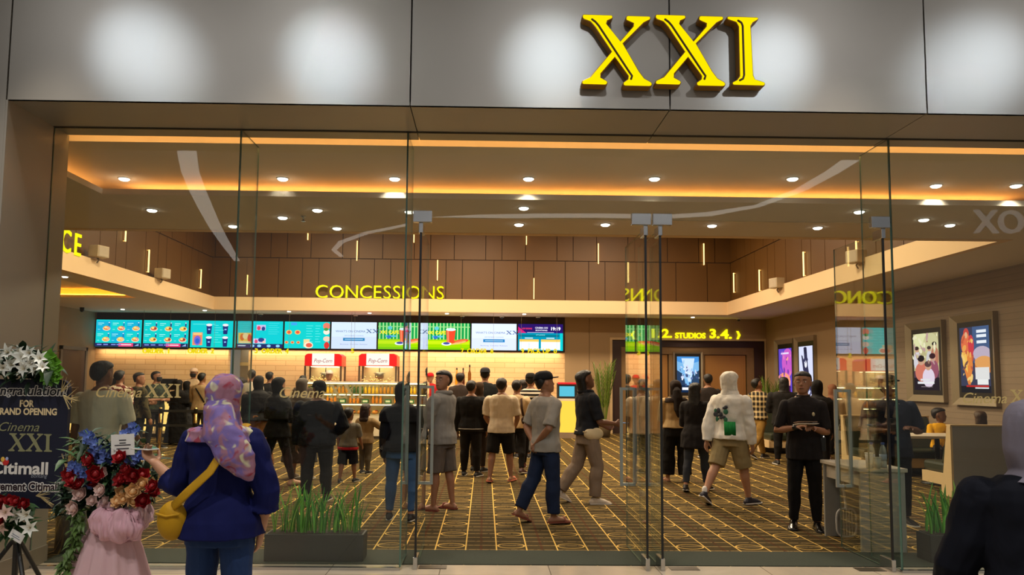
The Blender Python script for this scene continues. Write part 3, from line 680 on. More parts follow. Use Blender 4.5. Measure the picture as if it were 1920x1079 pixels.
def menu_combo():
    p = Pic(1, 1, (0, 196, 204)); p.rect(0, 0, 1, .15, NAVY)
    for i in range(6): p.rect(.04, .9-.07*i, .30-.03*(i % 3), .912-.07*i, (90, 224, 226)); p.rect(.68, .92-.08*i, .92-.04*(i % 2), .932-.08*i, (90, 224, 226))
    p.poly([(.03,.17),(.31,.17),(.33,.56),(.02,.56)], (240, 196, 90)); p.ell(.11, .40, .05, .13, (226, 110, 50)); p.ell(.18, .44, .06, .12, (246, 216, 160)); p.ell(.27, .36, .045, .15, (222, 70, 50)); p.rect(.05, .18, .28, .24, (250, 224, 170))
    p.rect(.42, .66, .62, .86, (200, 180, 220)); p.ell(.47, .74, .04, .08, (220, 60, 90)); p.ell(.57, .72, .04, .08, (40, 60, 130))
    p.rect(.36, .17, .63, .35, (210, 190, 226)); p.ell(.42, .24, .035, .07, (220, 70, 110)); p.ell(.53, .30, .07, .08, (40, 60, 130)); p.ell(.59, .22, .03, .05, (240, 190, 170))
    p.rect(.02, .06, .19, .10, (220, 226, 240))
    for x in (.34, .49, .70, .90): p.ell(x, .075, .045, .05, (140, 200, 240))
    return p
def menu_snacks():
    p = Pic(1, 1, (0, 200, 200)); p.rect(.14, .86, .27, .97, (60, 160, 230))
    for x, z, r in ((.10,.60,.065),(.29,.60,.065),(.05,.22,.04),(.18,.22,.04),(.31,.22,.04)): p.ell(x, z, r, r*1.3, (240, 180, 90)); p.ell(x, z, r*.6, r*.8, (232, 80, 60))
    for i in range(7): p.rect(.48, .84-.1*i, .63-.03*(i % 2), .855-.1*i, (120, 232, 230)); p.rect(.68, .84-.1*i, .80-.02*(i % 3), .855-.1*i, (120, 232, 230))
    p.rect(.43, .06, .56, .34, (236, 206, 150)); p.ell(.54, .12, .10, .12, (244, 226, 200)); p.ell(.55, .12, .07, .08, (228, 90, 70))
    p.ell(.93, .84, .08, .13, (232, 120, 100)); p.ell(.93, .62, .07, .10, (240, 226, 210)); p.ell(.94, .36, .08, .10, (236, 200, 180)); p.ell(.94, .12, .06, .13, (216, 50, 46)); p.ell(.92, .72, .05, .06, (70, 150, 70))
    return p
def white_board():
    p = Pic(1, 1, (206, 216, 246)); p.rect(0, .45, 1, 1, (214, 226, 250)); p.text("WHAT'S ON CINEMA", .42, .62, .075, (70, 92, 150), .66); p.seriftext('XXI', .765, .60, .14, (70, 92, 140))
    p.text('SEPTEMBER COMING', .5, .475, .035, (120, 140, 190), .42); p.rect(.26, .30, .74, .41, (30, 120, 180)); p.rect(.30, .345, .70, .365, (200, 226, 246)); p.text('Bontang  October Release', .5, .155, .035, (110, 120, 170), .60)
    return p
def cafe_board():
    p = Pic(1, 1, (20, 150, 70))
    for i in range(13): p.rect(.02+i*.077, .36, .045+i*.077, 1, (176, 226, 150))
    p.rect(0, .84, 1, .87, (150, 214, 130)); p.rect(0, 0, 1, .38, (150, 206, 0)); p.rect(0, .20, 1, .33, (190, 220, 20)); p.rect(0, 0, 1, .08, (120, 190, 10))
    p.ell(.26, .80, .05, .07, (90, 190, 200)); p.text('XXI CAFE', .245, .58, .12, (255, 232, 0), .43, bold=.03); p.rect(.16, .46, .40, .52, (80, 180, 220)); p.ell(.24, .46, .05, .06, (50, 110, 190))
    p.poly([(.49,.26),(.65,.26),(.68,.74),(.47,.74)], (232, 70, 40)); p.poly([(.50,.26),(.54,.26),(.53,.74),(.49,.74)], (246, 130, 90)); p.ell(.575, .76, .11, .055, (220, 240, 232)); p.ell(.575, .75, .09, .03, (190, 226, 226))
    p.ell(.78, .31, .20, .075, (226, 76, 40), a=.35); p.ell(.75, .26, .18, .035, (244, 180, 110), a=.35); p.ell(.80, .33, .15, .03, (250, 120, 70), a=.35)
    p.ell(.48, .22, .11, .065, (236, 240, 240)); p.ell(.48, .24, .075, .045, (60, 70, 150)); return p
def schedule_board():
    p = Pic(1, 1, (32, 24, 120)); p.rect(0, .70, 1, 1, (40, 20, 96)); p.poly([(0,.64),(.2,.64),(0,.9)], (200, 30, 110)); p.rect(0, 0, 1, .66, (0, 140, 170)); p.rect(.93, 0, 1, .66, (10, 190, 196)); p.rect(.03, .52, .92, .60, (6, 110, 130))
    p.text('NOW SHOWING', .20, .80, .06, (240, 60, 90), .22, bold=.02); p.text('CINEMA XXI', .52, .83, .06, (230, 230, 246), .28, bold=.02); p.text('BONTANG', .52, .74, .05, (230, 230, 246), .26, bold=.02); p.text('19:19', .84, .77, .12, (255, 255, 255), .21, bold=.03); p.rect(.20, .675, .80, .69, (220, 220, 246))
    p.text('STUDIO', .5, .57, .04, (150, 240, 240), .2)
    for x in (.03, .51): p.rect(x, .03, x+.43, .42, (226, 250, 252)); p.rect(x, .33, x+.43, .42, (236, 190, 90)); p.rect(x+.12, .455, x+.30, .485, (220, 240, 244))
    for i in range(5): p.rect(.23, .07+.05*i, .26, .085+.05*i, (150, 170, 190))
    return p
SCR = [('first teal menu screen from the left, six meals with a pink and navy strip', 178, lambda: menu_food(0)), ('second teal menu screen from the left, dark dishes in two rows', 268, lambda: menu_food(1)), ('teal menu screen with tall blue drink cups', 357, menu_cups), ('teal menu screen with popcorn boxes and a navy strip below', 446, menu_combo), ('teal menu screen with small round snacks down the left', 534, menu_snacks), ('white announcement screen between the teal and the green screens', 623.5, white_board), ('green cafe screen with red cup left of the glass fin', 711, cafe_board), ('green cafe screen with red cup seen between the doors', 797.5, cafe_board), ('white announcement screen right of the green cafe screens', 884, white_board), ('dark blue schedule screen at the right end of the row', 969.5, schedule_board)]
ys = YW-.10; zt, zb = at(600, 604, ys).z, at(600, 654, ys).z
pitch = (at(1057, 630, ys).x-at(178, 630, ys).x)/10; xs = at(178, 630, ys).x
for i, (lab, u, fn) in enumerate(SCR):
    x = xs+pitch*i; o = empty('menu_screen', (x, ys, zb), 0, lab, 'screen', 'row of menu screens over the counter')
    b = MB(); b.box((.002, .0, -.012), (pitch-.002, .07, zt-zb+.012)); b.build('housing', BLACK, o)
    p = fn(); s = pitch-.05; p.w = 1; p.b.v = [(a*s+.025, q-.002, c*(zt-zb)) for a, q, c in p.b.v]; p.b.build('display', None, o, fix=False)

# framed film posters
def poster(o, w, h, fn, deep=.09, rim=.13):
    b = MB(); b.prism([(0, 0), (w, 0), (w, h), (0, h)], .0, .012)
    FRM = mat((150, 134, 108), .45, .3, .05)
    b = MB()
    for q in (((-rim, -rim), (w+rim, -rim), (w, 0), (0, 0)), ((w+rim, -rim), (w+rim, h+rim), (w, h), (w, 0)), ((w+rim, h+rim), (-rim, h+rim), (0, h), (w, h)), ((-rim, h+rim), (-rim, -rim), (0, 0), (0, h))):
        o1, o2, i2, i1 = q
        b.add([(o1[0], -deep, o1[1]), (o2[0], -deep, o2[1]), (i2[0], -deep*.3, i2[1]), (i1[0], -deep*.3, i1[1]), (o1[0], 0, o1[1]), (o2[0], 0, o2[1]), (i2[0], 0, i2[1]), (i1[0], 0, i1[1])], [(0,1,2,3), (7,6,5,4), (0,4,5,1), (1,5,6,2), (2,6,7,3), (3,7,4,0)])
    b.build('frame', FRM, o)
    b = MB(); b.box((0, -.03, 0), (w, -.004, h)); b.build('bezel', mat((34, 30, 28), .4), o)
    p = fn(); mx = .07*w; p.b.v = [(mx+a*(w-2*mx), q-.032, .07*h+c*h*.86) for a, q, c in p.b.v]; p.b.build('picture', None, o, fix=False)
def art_family():
    p = Pic(1, 1, (190, 176, 130), 1.05); p.ell(.3, .88, .35, .14, (226, 220, 170)); p.ell(.7, .8, .3, .2, (206, 196, 150)); p.rect(0, 0, 1, .22, (36, 24, 34))
    p.rect(0, .22, 1, .34, (90, 60, 74))
    for x, z, r, c, hc in ((.15,.72,.08,(216,206,214),(60,40,36)),(.65,.72,.07,(206,198,200),(70,50,46)),(.86,.78,.08,(186,120,96),(40,26,24)),(.32,.52,.13,(210,116,96),(36,24,24)),(.78,.56,.11,(150,80,100),(60,30,34)),(.6,.42,.12,(226,206,226),(90,60,60))):
        p.ell(x, z-.20, r*2.0, .17, c); p.ell(x, z, r*1.05, r*.62, (206, 156, 130)); p.ell(x-.01, z+r*.3, r*1.1, r*.45, hc)
    p.rect(.28, .165, .66, .20, (226, 220, 226)); p.rect(.16, .11, .82, .15, (232, 226, 232)); p.rect(.30, .055, .75, .065, (150, 130, 140)); return specks(p, 12, ((206,190,150),(236,226,190),(160,120,100),(190,150,150)), 24, (0, 1, .45, .98))
def art_dancer():
    p = Pic(1, 1, (60, 60, 84), 1.05); p.rect(.45, .45, 1, 1, (70, 90, 130)); p.rect(.5, .30, 1, .55, (206, 120, 60)); p.ell(.75, .58, .3, .12, (190, 170, 190)); p.ell(.8, .45, .3, .1, (226, 156, 90)); p.rect(0, 0, 1, .10, (30, 26, 30))
    p.ell(.24, .90, .10, .09, (196, 70, 60)); p.ell(.22, .74, .17, .18, (226, 110, 70)); p.poly([(.06,.62),(.40,.62),(.44,.42),(.34,.12),(.26,.12),(.10,.42)], (226, 130, 60)); p.poly([(.06,.62),(.24,.62),(.26,.30),(.10,.42)], (246, 190, 90)); p.ell(.40, .72, .10, .16, (206, 60, 70)); p.ell(.24, .88, .05, .05, (226, 170, 130))
    for z in (.90, .83, .74): p.rect(.60, z, .92, z+.045, (236, 236, 246))
    p.rect(.52, .20, .98, .38, (226, 220, 220)); p.rect(.58, .12, .94, .20, (236, 232, 232)); p.rect(.20, .085, .95, .11, (196, 40, 36)); p.rect(.5, .06, .95, .08, (226, 226, 230)); return specks(p, 9, ((236,160,80),(196,90,60),(120,80,70),(246,200,120)), 22, (.08, .5, .2, .85))
def specks(p, seed, cols, n, box=(0, 1, 0, 1)):
    r = random.Random(seed)
    for i in range(n): p.ell(r.uniform(box[0], box[1]), r.uniform(box[2], box[3]), r.uniform(.02, .09), r.uniform(.01, .05), r.choice(cols), 9, r.uniform(0, 3))
    return p
def art_violet():
    p = Pic(1, 1, (96, 70, 190), 1.05); p.ell(.7, .75, .45, .25, (196, 90, 190)); p.ell(.4, .42, .5, .16, (240, 150, 110)); p.rect(0, 0, 1, .22, (140, 50, 130)); p.rect(.2, .9, .8, .93, (220, 210, 240))
    for x, h in ((.2,.34),(.42,.46),(.62,.42),(.84,.36)): p.poly([(x-.11,.0),(x+.11,.0),(x+.05,h),(x-.05,h)], (70, 24, 76)); p.ell(x, h+.03, .06, .045, (236, 160, 140))
    p.ell(.3, .18, .12, .06, (246, 120, 170)); p.ell(.75, .14, .14, .07, (230, 130, 200)); return specks(p, 2, ((150,80,190),(240,150,150),(80,50,150),(226,120,190)), 26, (0, 1, .3, .9))
def art_leap():
    p = Pic(1, 1, (206, 210, 236), 1.1); p.poly([(0,.55),(.6,.25),(.8,0),(0,0)], (236, 238, 250)); p.poly([(.36,.98),(.58,.98),(.66,.66),(.8,.40),(.98,.22),(.9,.18),(.62,.36),(.48,.2),(.36,.22),(.46,.46),(.30,.6),(.18,.86),(.28,.84),(.42,.7)], (50, 48, 76)); p.ell(.48, .93, .11, .06, (40, 38, 60)); p.ell(.50, .70, .09, .06, (226, 226, 240)); p.poly([(.05,.5),(.22,.44),(.2,.38),(.04,.44)], (80, 80, 110)); p.poly([(.6,.15),(.9,.3),(.92,.26),(.64,.08)], (90, 90, 120)); p.rect(.1, .05, .6, .09, (110, 110, 150)); return specks(p, 7, ((90,90,126),(60,58,90),(190,194,226)), 16, (.15, .9, .2, .8))
def art_ice():
    p = Pic(1, 1, (120, 176, 222), 1.1); r = random.Random(3); p.rect(0, 0, 1, .2, (20, 40, 70)); p.ell(.5, .95, .6, .14, (70, 140, 210)); p.poly([(.0,.62),(.3,.5),(.38,.2),(0,.2)], (40, 60, 90)); p.poly([(1,.62),(.7,.5),(.62,.2),(1,.2)], (44, 66, 96)); p.poly([(.2,.95),(.5,.3),(.62,.3),(.8,.95)], (196, 218, 240))
    for i in range(34): c = r.choice(((226,236,248),(90,110,160),(150,190,226),(60,76,120),(200,206,230))); p.ell(.5+r.gauss(0,.2), .52+r.gauss(0,.14), r.uniform(.02,.07), r.uniform(.015,.05), c, 8, r.uniform(0,3))
    p.rect(.22, .07, .80, .14, (236, 240, 250)); return p
for u0, u1, vt, vb, fn, lab in ((1714, 1769, 616, 741, art_family, 'lit film poster of a family group, on the grooved wall above the booth'), (1801, 1866, 602, 747, art_dancer, 'lit film poster with an orange dancing figure, nearest the glass'), (1461, 1489, 645, 770, art_violet, 'lit violet film poster on the far right wall beside the guard'), (1499, 1529, 640, 772, art_leap, 'lit white film poster with a dark leaping figure behind the guard')):
    a, c = atx(u0, 700, XR), atx(u1, 700, XR); zt_, zb_ = atx((u0+u1)/2, vt, XR-.03).z, atx((u0+u1)/2, vb, XR-.03).z
    o = empty('film_poster', (XR-.002, a.y, zb_), -math.radians(90), lab, 'poster'); poster(o, a.y-c.y, zt_-zb_, fn)
a, c = at(1266, 740, YW+.06), at(1313, 664, YW+.06); o = empty('film_poster', (a.x, YW+.058, at(1290, 742, YW).z), 0, 'lit blue film poster on the post between the studio doors', 'poster'); poster(o, c.x-a.x, c.z-at(1290, 742, YW).z, art_ice, .04, .06)

# ------------------------------------------------------------------ counter, popcorn, display case
CREAMW = mat((222, 206, 178), .5, 0, .03); CTOP = mat((206, 196, 180), .3, 0, .05); LIT = glow((255, 206, 110), 1.15)
YC0 = 20.0
def counter(x0, x1, lab, name='serving_counter'):
    o = empty(name, ((x0+x1)/2, YC0, 0), 0, lab, 'counter'); w = (x1-x0)/2
    b = MB(); b.box((-w, .04, .10), (w, .75, 1.02), CREAMW); b.box((-w+.05, .10, 0), (w-.05, .70, .10), mat((60, 52, 44), .6)); b.build('body', None, o)
    b = MB(); b.box((-w-.02, -.02, 1.02), (w+.02, .78, 1.07)); b.build('worktop', CTOP, o, bevel=.006)
    n = max(1, round(2*w/1.2)); s = 2*w/n
    for i in range(n): b = MB(); b.box((-w+i*s+.06, .015, .18), (-w+(i+1)*s-.06, .04, .92)); b.build('lit_panel', LIT, o)
    return o
xa, xb, xc, xd = at(112, 780, YC0).x, at(562, 780, YC0).x, at(800, 780, YC0).x, at(1000, 780, YC0).x
counter(xa, xb-.02, 'long order counter with glowing front panels below the teal screens')
counter(xc+.02, xd, 'pick up counter with glowing front panels below the white screen')
# display case between them
o = empty('display_case', ((xb+xc)/2, YC0, 0), 0, 'glowing glass display case of drinks and pastries below the popcorn machines', 'display case'); w = (xc-xb)/2
b = MB(); b.box((-w, .04, .08), (w, .8, .62), CREAMW); b.box((-w+.04, .08, 0), (w-.04, .76, .08), mat((90, 80, 66), .6)); b.build('base', None, o)
ZSH = (.62, .90, 1.16)
for z in ZSH: b = MB(); b.box((-w, .06, z), (w, .78, z+.025)); b.build('shelf', mat((196, 180, 150), .3, .2), o)
b = MB(); b.box((-w, .70, .62), (w, .8, 1.46), mat((240, 216, 170), .5)); b.box((-w, .04, 1.46), (w, .8, 1.50), mat((226, 214, 190), .4)); b.build('back_panel', None, o)
b = MB(); b.box((-w+.03, .06, 1.44), (w-.03, .10, 1.459)); b.box((-w+.03, .08, 1.145), (w-.03, .11, 1.158)); b.box((-w+.03, .08, .885), (w-.03, .11, .898)); b.build('shelf_light', glow((255, 226, 160), 16.0), o)
gp = pane('glass_front', (-w, .03, .64), (w, .038, 1.46), 1, o)
xl = (xb+xc)/2
def goods(name, lab, cat, group, fn, spots, z):
    first = None
    for x, y in spots:
        if first is None: first = fn(); r = first
        else: r = copy_tree(first)
        r.location = (xl+x, YC0+y, z); props(r, lab, cat, group)
def pastry(): 
    o = empty('pastry', (0,0,0)); b = MB(); b.ball((0,0,.045), (.075,.055,.042), None, 12, 7); b.ball((-.03,.0,.06), (.03,.045,.03), None, 8, 5); b.build('bun', mat((216,140,58), .5), o, True); b = MB(); b.ball((.02,0,.083), (.04,.03,.012), None, 10, 5); b.build('topping', mat((190,60,40), .4), o, True); return o
def juice(c, cap):
    o = empty('drink_bottle', (0,0,0)); b = MB(); b.lathe([(.001,0),(.034,0),(.036,.02),(.036,.13),(.020,.165),(.015,.17),(.015,.185)], n=14); b.build('bottle', mat(c, .2, 0, .05), o, True); b = MB(); b.lathe([(.018,.182),(.018,.205),(.001,.207)], n=12); b.build('cap', mat(cap, .4), o, True); return o
def box_():
    o = empty('snack_box', (0,0,0)); b = MB(); b.box((-.085,-.05,0),(.085,.05,.11)); b.build('box', mat((40,110,60), .4), o, bevel=.01); b = MB(); b.box((-.06,-.052,.03),(.06,-.05,.08)); b.build('label_patch', mat((226,226,210), .5), o); return o
X = lambda n, s: [(-w+s*(i+.5), .30) for i in n]
nn = int(2*w/.10); s = 2*w/nn
goods('drink_bottle', 'yellow drink bottle on the top shelf of the display case', 'bottle', 'yellow bottles in the display case', lambda: juice((226,176,40),(240,240,230)), [(-w+s*(i+.5), .3) for i in range(nn) if (i//4) % 3 == 1], ZSH[2]+.026)
goods('drink_bottle', 'dark green drink bottle on the top shelf of the display case', 'bottle', 'green bottles in the display case', lambda: juice((46,84,40),(220,200,60)), [(-w+s*(i+.5), .3) for i in range(nn) if (i//4) % 3 == 0], ZSH[2]+.026)
goods('drink_bottle', 'amber drink bottle on the top shelf of the display case', 'bottle', 'amber bottles in the display case', lambda: juice((196,130,30),(120,60,20)), [(-w+s*(i+.5), .3) for i in range(nn) if (i//4) % 3 == 2], ZSH[2]+.026)
goods('drink_bottle', 'orange drink bottle on the middle shelf of the display case', 'bottle', 'orange bottles in the display case', lambda: juice((232,140,30),(250,210,60)), [(-w+s*(i+.5), .3) for i in range(nn) if (i//3) % 2 == 0], ZSH[1]+.026)
goods('snack_box', 'green snack box with a pale label on the middle shelf', 'box', 'green boxes in the display case', box_, [(-w+s*(i+1.5), .3) for i in range(3, nn-2, 6)], ZSH[1]+.026)
goods('pastry', 'golden pastry with red topping on the lowest shelf', 'pastry', 'pastries in the display case', pastry, [(-w+.2*(i+.6), y) for i in range(int(2*w/.2)) for y in (.22, .42)], ZSH[0]+.026)

def popcorn_machine(u0, u1, lab):
    y = 21.95; x0, x1 = at(u0, 700, y).x, at(u1, 700, y).x; w = (x1-x0)/2; zt, zm, zb = at(u0, 664, y).z, at(u0, 687, y).z, 1.075
    RED = mat((232, 16, 28), .3, 0, .04)
    o = empty('popcorn_machine', ((x0+x1)/2, y, 0), 0, lab, 'popcorn machine')
    b = MB(); b.prism([(-w-.02, zm), (w+.02, zm), (w+.02, zt-.06), (w-.06, zt), (-w+.06, zt), (-w-.02, zt-.06)], -.34, .34); b.build('canopy', RED, o, bevel=.01)
    b = MB(); b.box((-w*.62, -.35, zm+.02), (w*.62, -.338, zt+.005)); sgn = b.build('sign_panel', glow((255, 246, 236), 1.1), o)
    vs_, fs = text_geo('Pop-Corn', 1, .0, .3, 0.0); lo, hi = bbox(vs_); k = w*1.02/(hi[0]-lo[0]); b = MB(); b.add([((x-(lo[0]+hi[0])/2)*k, -.352, (z)*k*1.2+zm+.10) for x, _, z in vs_], fs); b.build('sign_lettering', glow((206, 40, 40), .8), sgn)
    for sx in (-1, 1):
        for yy in (-.32, .32): b = MB(); b.box((sx*w-.025, yy-.025, zb+.30), (sx*w+.025, yy+.025, zm)); b.build('post', mat((120, 100, 84), .3, .8), o)
    b = MB(); b.box((-w, -.34, zb), (w, .34, zb+.30)); b.build('cabinet', RED, o, bevel=.008)
    b = MB(); b.box((-w+.03, .30, zb+.30), (w-.03, .32, zm)); b.build('back_panel', mat((236, 214, 176), .3, .2), o)
    b = MB(); b.lathe([(.001, 0), (.10, .0), (.13, .05), (.13, .17), (.11, .19)], (.0, .05, zm-.36), 18); b.tube([(-.16, .05, zm-.2), (.16, .05, zm-.2)], .012, None, 8); kt = b.build('kettle', mat((150, 140, 130), .3, .8), o, True)
    b = MB(); b.tube([(0, .05, zm), (0, .05, zm-.18)], .015, None, 8); b.build('kettle_arm', CHROME, kt)
    b = MB()
    for i in range(240): b.ball((rnd.uniform(-w+.06, w-.06), rnd.uniform(-.28, .26), zb+.31+abs(rnd.gauss(0, .10))), rnd.uniform(.018, .028), None, 6, 4)
    pc = b.build('popcorn_heap', mat((244, 222, 160), .7), o, True); pc['kind'] = 'stuff'
    pane('glass_front', (-w+.03, -.335, zb+.31), (w-.03, -.33, zm-.01), 1, o)
    b = MB(); b.box((-w*.7, -.30, zm-.03), (w*.7, .25, zm-.012)); b.build('lamp', glow((255, 226, 170), 5.0), o)
popcorn_machine(577, 643, 'red canopied popcorn machine at left with a round kettle, behind the people in black')
popcorn_machine(677, 745, 'red canopied popcorn machine at right, above the display case')
# machines and screens on the counters
xa2, xb2 = at(548, 780, 21.9).x, at(800, 780, 21.9).x
o = empty('back_counter', ((xa2+xb2)/2, 21.58, 0), 0, 'low back counter carrying the two popcorn machines behind the display case', 'counter'); w2 = (xb2-xa2)/2
b = MB(); b.box((-w2, 0, .1), (w2, .72, 1.04), CREAMW); b.box((-w2+.05, .04, 0), (w2-.05, .68, .1), mat((60, 52, 44), .6)); b.build('body', None, o); b = MB(); b.box((-w2-.02, -.02, 1.04), (w2+.02, .74, 1.074)); b.build('worktop', CTOP, o)
xa2, xb2 = at(842, 780, 22.2).x, at(968, 780, 22.2).x
o = empty('back_shelf', ((xa2+xb2)/2, 22.1, 0), 0, 'tall back cabinet carrying syrup bottles under the green cafe screen', 'cabinet'); w2 = (xb2-xa2)/2
b = MB(); b.box((-w2, 0, 0), (w2, .5, 1.42)); b.build('carcass', CREAMW, o)
for i in range(3): b = MB(); b.box((-w2+i*w2*2/3+.02, -.02, .1), (-w2+(i+1)*w2*2/3-.02, 0, 1.38)); b.build('door', mat((206,186,152), .5), o)
def terminal(u, v, y, lab, back=True, sc=(20, 22, 26)):
    p = at(u, v, y); o = empty('order_terminal', (p.x, p.y, 1.0705), 0, lab, 'terminal', 'till screens on the counter')
    b = MB(); b.box((-.10, -.08, 0), (.10, .08, .015)); b.tube([(0, 0, .01), (0, .02, .18)], .02, None, 8); b.build('stand', BLACK, o)
    b = MB(); b.box((-.22, -.02, .16), (.22, .02, .46)); b.build('monitor', BLACK, o, bevel=.006)
    b = MB(); b.box((-.20, .0201, .18), (.20, .022, .44)); b.build('screen', glow((120, 190, 220), .8), o)
terminal(316, 740, 20.4, 'black till screen on the counter behind the man with crossed arms')
terminal(216, 740, 20.4, 'black till screen on the counter behind the maroon shirt')
terminal(436, 740, 20.4, 'black till screen on the counter beside the kitchen opening')
for i, (u, v0, c, lab) in enumerate(((868, 690, (70, 30, 20), 'dark syrup bottle with a tapering neck on the back counter'), (880, 684, (120, 70, 20), 'amber syrup bottle on the back counter'), (856, 690, (196, 140, 30), 'golden syrup bottle on the back counter'))):
    p = at(u, 740, 22.3); o = empty('syrup_bottle', (p.x, p.y, 1.42), 0, lab, 'bottle', 'syrup bottles on the pick up counter'); h = at(u, v0, 22.3).z-1.42
    b = MB(); b.lathe([(.001, 0), (.045, 0), (.05, .03), (.05, h*.55), (.02, h*.72), (.018, h*.9)], n=14); b.build('bottle', mat(c, .15), o, True); b = MB(); b.lathe([(.022, h*.88), (.022, h*.96), (.008, h)], n=12); b.build('pump', BLACK, o, True)
# self order kiosk on a glowing plinth
y = 20.9; x0, x1 = at(1036, 790, y).x, at(1094, 790, y).x
o = empty('order_kiosk', ((x0+x1)/2, y, 0), 0, 'self order kiosk with a small cyan screen on a glowing yellow plinth', 'kiosk'); w = (x1-x0)/2
b = MB(); b.box((-w, 0, 0), (w, .6, .16)); b.build('plinth_base', mat((140, 120, 100), .4), o); b = MB(); b.box((-w, 0, .16), (w, .6, 1.02)); b.build('lit_plinth', glow((255, 200, 70), 1.15), o); b = MB(); b.box((-w-.03, -.03, 1.02), (w+.03, .63, 1.08)); b.build('top', CREAMW, o)
b = MB(); b.box((-.28, .2, 1.08), (.28, .4, 1.50), BLACK); b.box((-.26, .19, 1.47), (.26, .41, 1.53), mat((206, 30, 50), .4)); b.build('terminal_housing', None, o, bevel=.01); b = MB(); b.box((-.22, .19, 1.14), (.20, .2, 1.42)); b.build('screen', glow((90, 190, 214), 1.0), o)

# plants
def blade(b, base, h, lean, ang, w, m=None, n=6, droop=.35):
    d = V((math.cos(ang), math.sin(ang), 0)); sd = V((-math.sin(ang), math.cos(ang), 0)); L = []; R = []
    for i in range(n+1):
        t = i/n; c = V(base)+V((0,0,h*t*(1-droop*.25*t*t)))+d*(lean*h*t**1.7); ww = w*(1-t)**.6*(.55+1.2*min(t*2, .5)); L.append(c-sd*ww+d*.0); R.append(c+sd*ww)
    th = d*.003-V((0,0,0)); vs_ = L+R+[p+th for p in L]+[p+th for p in R]; k = n+1; fs = []
    for i in range(n): fs += [(i, i+1, k+i+1, k+i), (2*k+i, 3*k+i, 3*k+i+1, 2*k+i+1), (i, 2*k+i, 2*k+i+1, i+1), (k+i, k+i+1, 3*k+i+1, 3*k+i)]
    b.add(vs_, fs, m)
def planter(u0, u1, vt, vb, lab, seed):
    a, c = atz(u0, vb), atz(u1, vb); o = empty('planter', ((a.x+c.x)/2, a.y+.11, .007), 0, lab, 'planter', 'planters inside the glass'); w = (c.x-a.x)/2; h = at(u0, vt, a.y).z
    b = MB(); b.box((-w, -.11, 0), (w, .11, h)); b.box((-w+.015, -.095, h-.03), (w-.015, .095, h+.001)); b.build('box', mat((30, 34, 32), .6, 0, .1), o, bevel=.006)
    b = MB(); b.box((-w+.02, -.09, h-.02), (w-.02, .09, h+.004)); b.build('soil', mat((40, 30, 22), .95), o)
    r = random.Random(seed); b = MB(); g1, g2, g3 = mat((96, 168, 58), .45, 0, .2), mat((66, 134, 46), .45, 0, .2), mat((140, 184, 76), .45, 0, .2)
    for i in range(int(2*w*110)):
        x = r.uniform(-w+.03, w-.03); blade(b, (x, r.uniform(-.07, .07), h), r.uniform(.22, .50), r.uniform(.05, .38), (0 if r.random() < .5 else PI)+r.uniform(-.6, .6) if r.random() < .75 else r.uniform(0, 2*PI), r.uniform(.011, .021), r.choice((g1, g1, g2, g3)))
    f = b.build('foliage', None, o, True); f['kind'] = 'stuff'
planter(494, 681, 1004, 1055, 'dark grey planter box of spiky green leaves inside the left glass', 3)
planter(1746, 1872, 1006, 1058, 'dark grey planter box of spiky green leaves at the right beside the booth', 8)
def palm(u, y, h, lab, seed, s=.5):
    p = at(u, 800, y); o = empty('potted_palm', (p.x, p.y, 0), 0, lab, 'plant'); r = random.Random(seed)
    b = MB(); b.lathe([(.001, 0), (.16, 0), (.20, .36), (.19, .38), (.17, .36), (.001, .33)], n=18); b.build('pot', mat((90, 78, 62), .5), o, True)
    b = MB(); gm = mat((96, 120, 40), .5, 0, .2)
    for i in range(26):
        a = r.uniform(0, 2*PI); st = V((.03*math.cos(a), .03*math.sin(a), .34)); tip = V((s*math.cos(a)*r.uniform(.3, 1), s*math.sin(a)*r.uniform(.3, 1), h*r.uniform(.75, 1.0))); mid = st.lerp(tip, .55)+V((0, 0, .12)); b.tube([st, mid, tip], [.008, .006, .003], gm, 6)
        for k in range(9):
            t = .3+.08*k; q = st.lerp(mid, t/.55) if t < .55 else mid.lerp(tip, (t-.55)/.45)
            for sg in (-1, 1): blade(b, q, .20, .5, a+sg*1.1, .012, gm, 3)
    f = b.build('foliage', None, o); f['kind'] = 'stuff'
palm(1133, 21.4, 2.15, 'tall feathery palm beside the self order kiosk', 4, .35)
palm(1446, 18.3, 1.62, 'leafy yellow green palm beyond the plaid shirt', 6, .4)

# ------------------------------------------------------------------ right side: desk, bottles, booths
DESK = mat((176, 168, 152), .55, 0, .05); DGREY = mat((150, 148, 140), .6, 0, .05)
dx0, dx1, dy0, dy1, dz = 3.50, 3.92, 7.08, 7.86, .77
o = empty('side_desk', ((dx0+dx1)/2, (dy0+dy1)/2, 0), 0, 'pale grey desk with panel ends standing behind the right door', 'desk'); hx, hy = (dx1-dx0)/2, (dy1-dy0)/2
b = MB(); b.box((-hx-.02, -hy-.02, dz-.035), (hx+.02, hy+.02, dz)); b.build('desktop', DESK, o, bevel=.005)
for name, yy in (('end_panel', -hy), ('end_panel', hy-.03)): b = MB(); b.box((-hx, yy, .0), (hx, yy+.03, dz-.035)); b.build(name, DGREY, o)
b = MB(); b.box((-hx+.02, -hy+.03, dz-.17), (-hx+.04, hy-.03, dz-.035)); b.build('apron', DESK, o); b = MB(); b.box((hx-.04, -hy+.03, .12), (hx-.02, hy-.03, dz-.035)); b.build('modesty_panel', DGREY, o)
clear = glass_mat((.92, .95, .96))
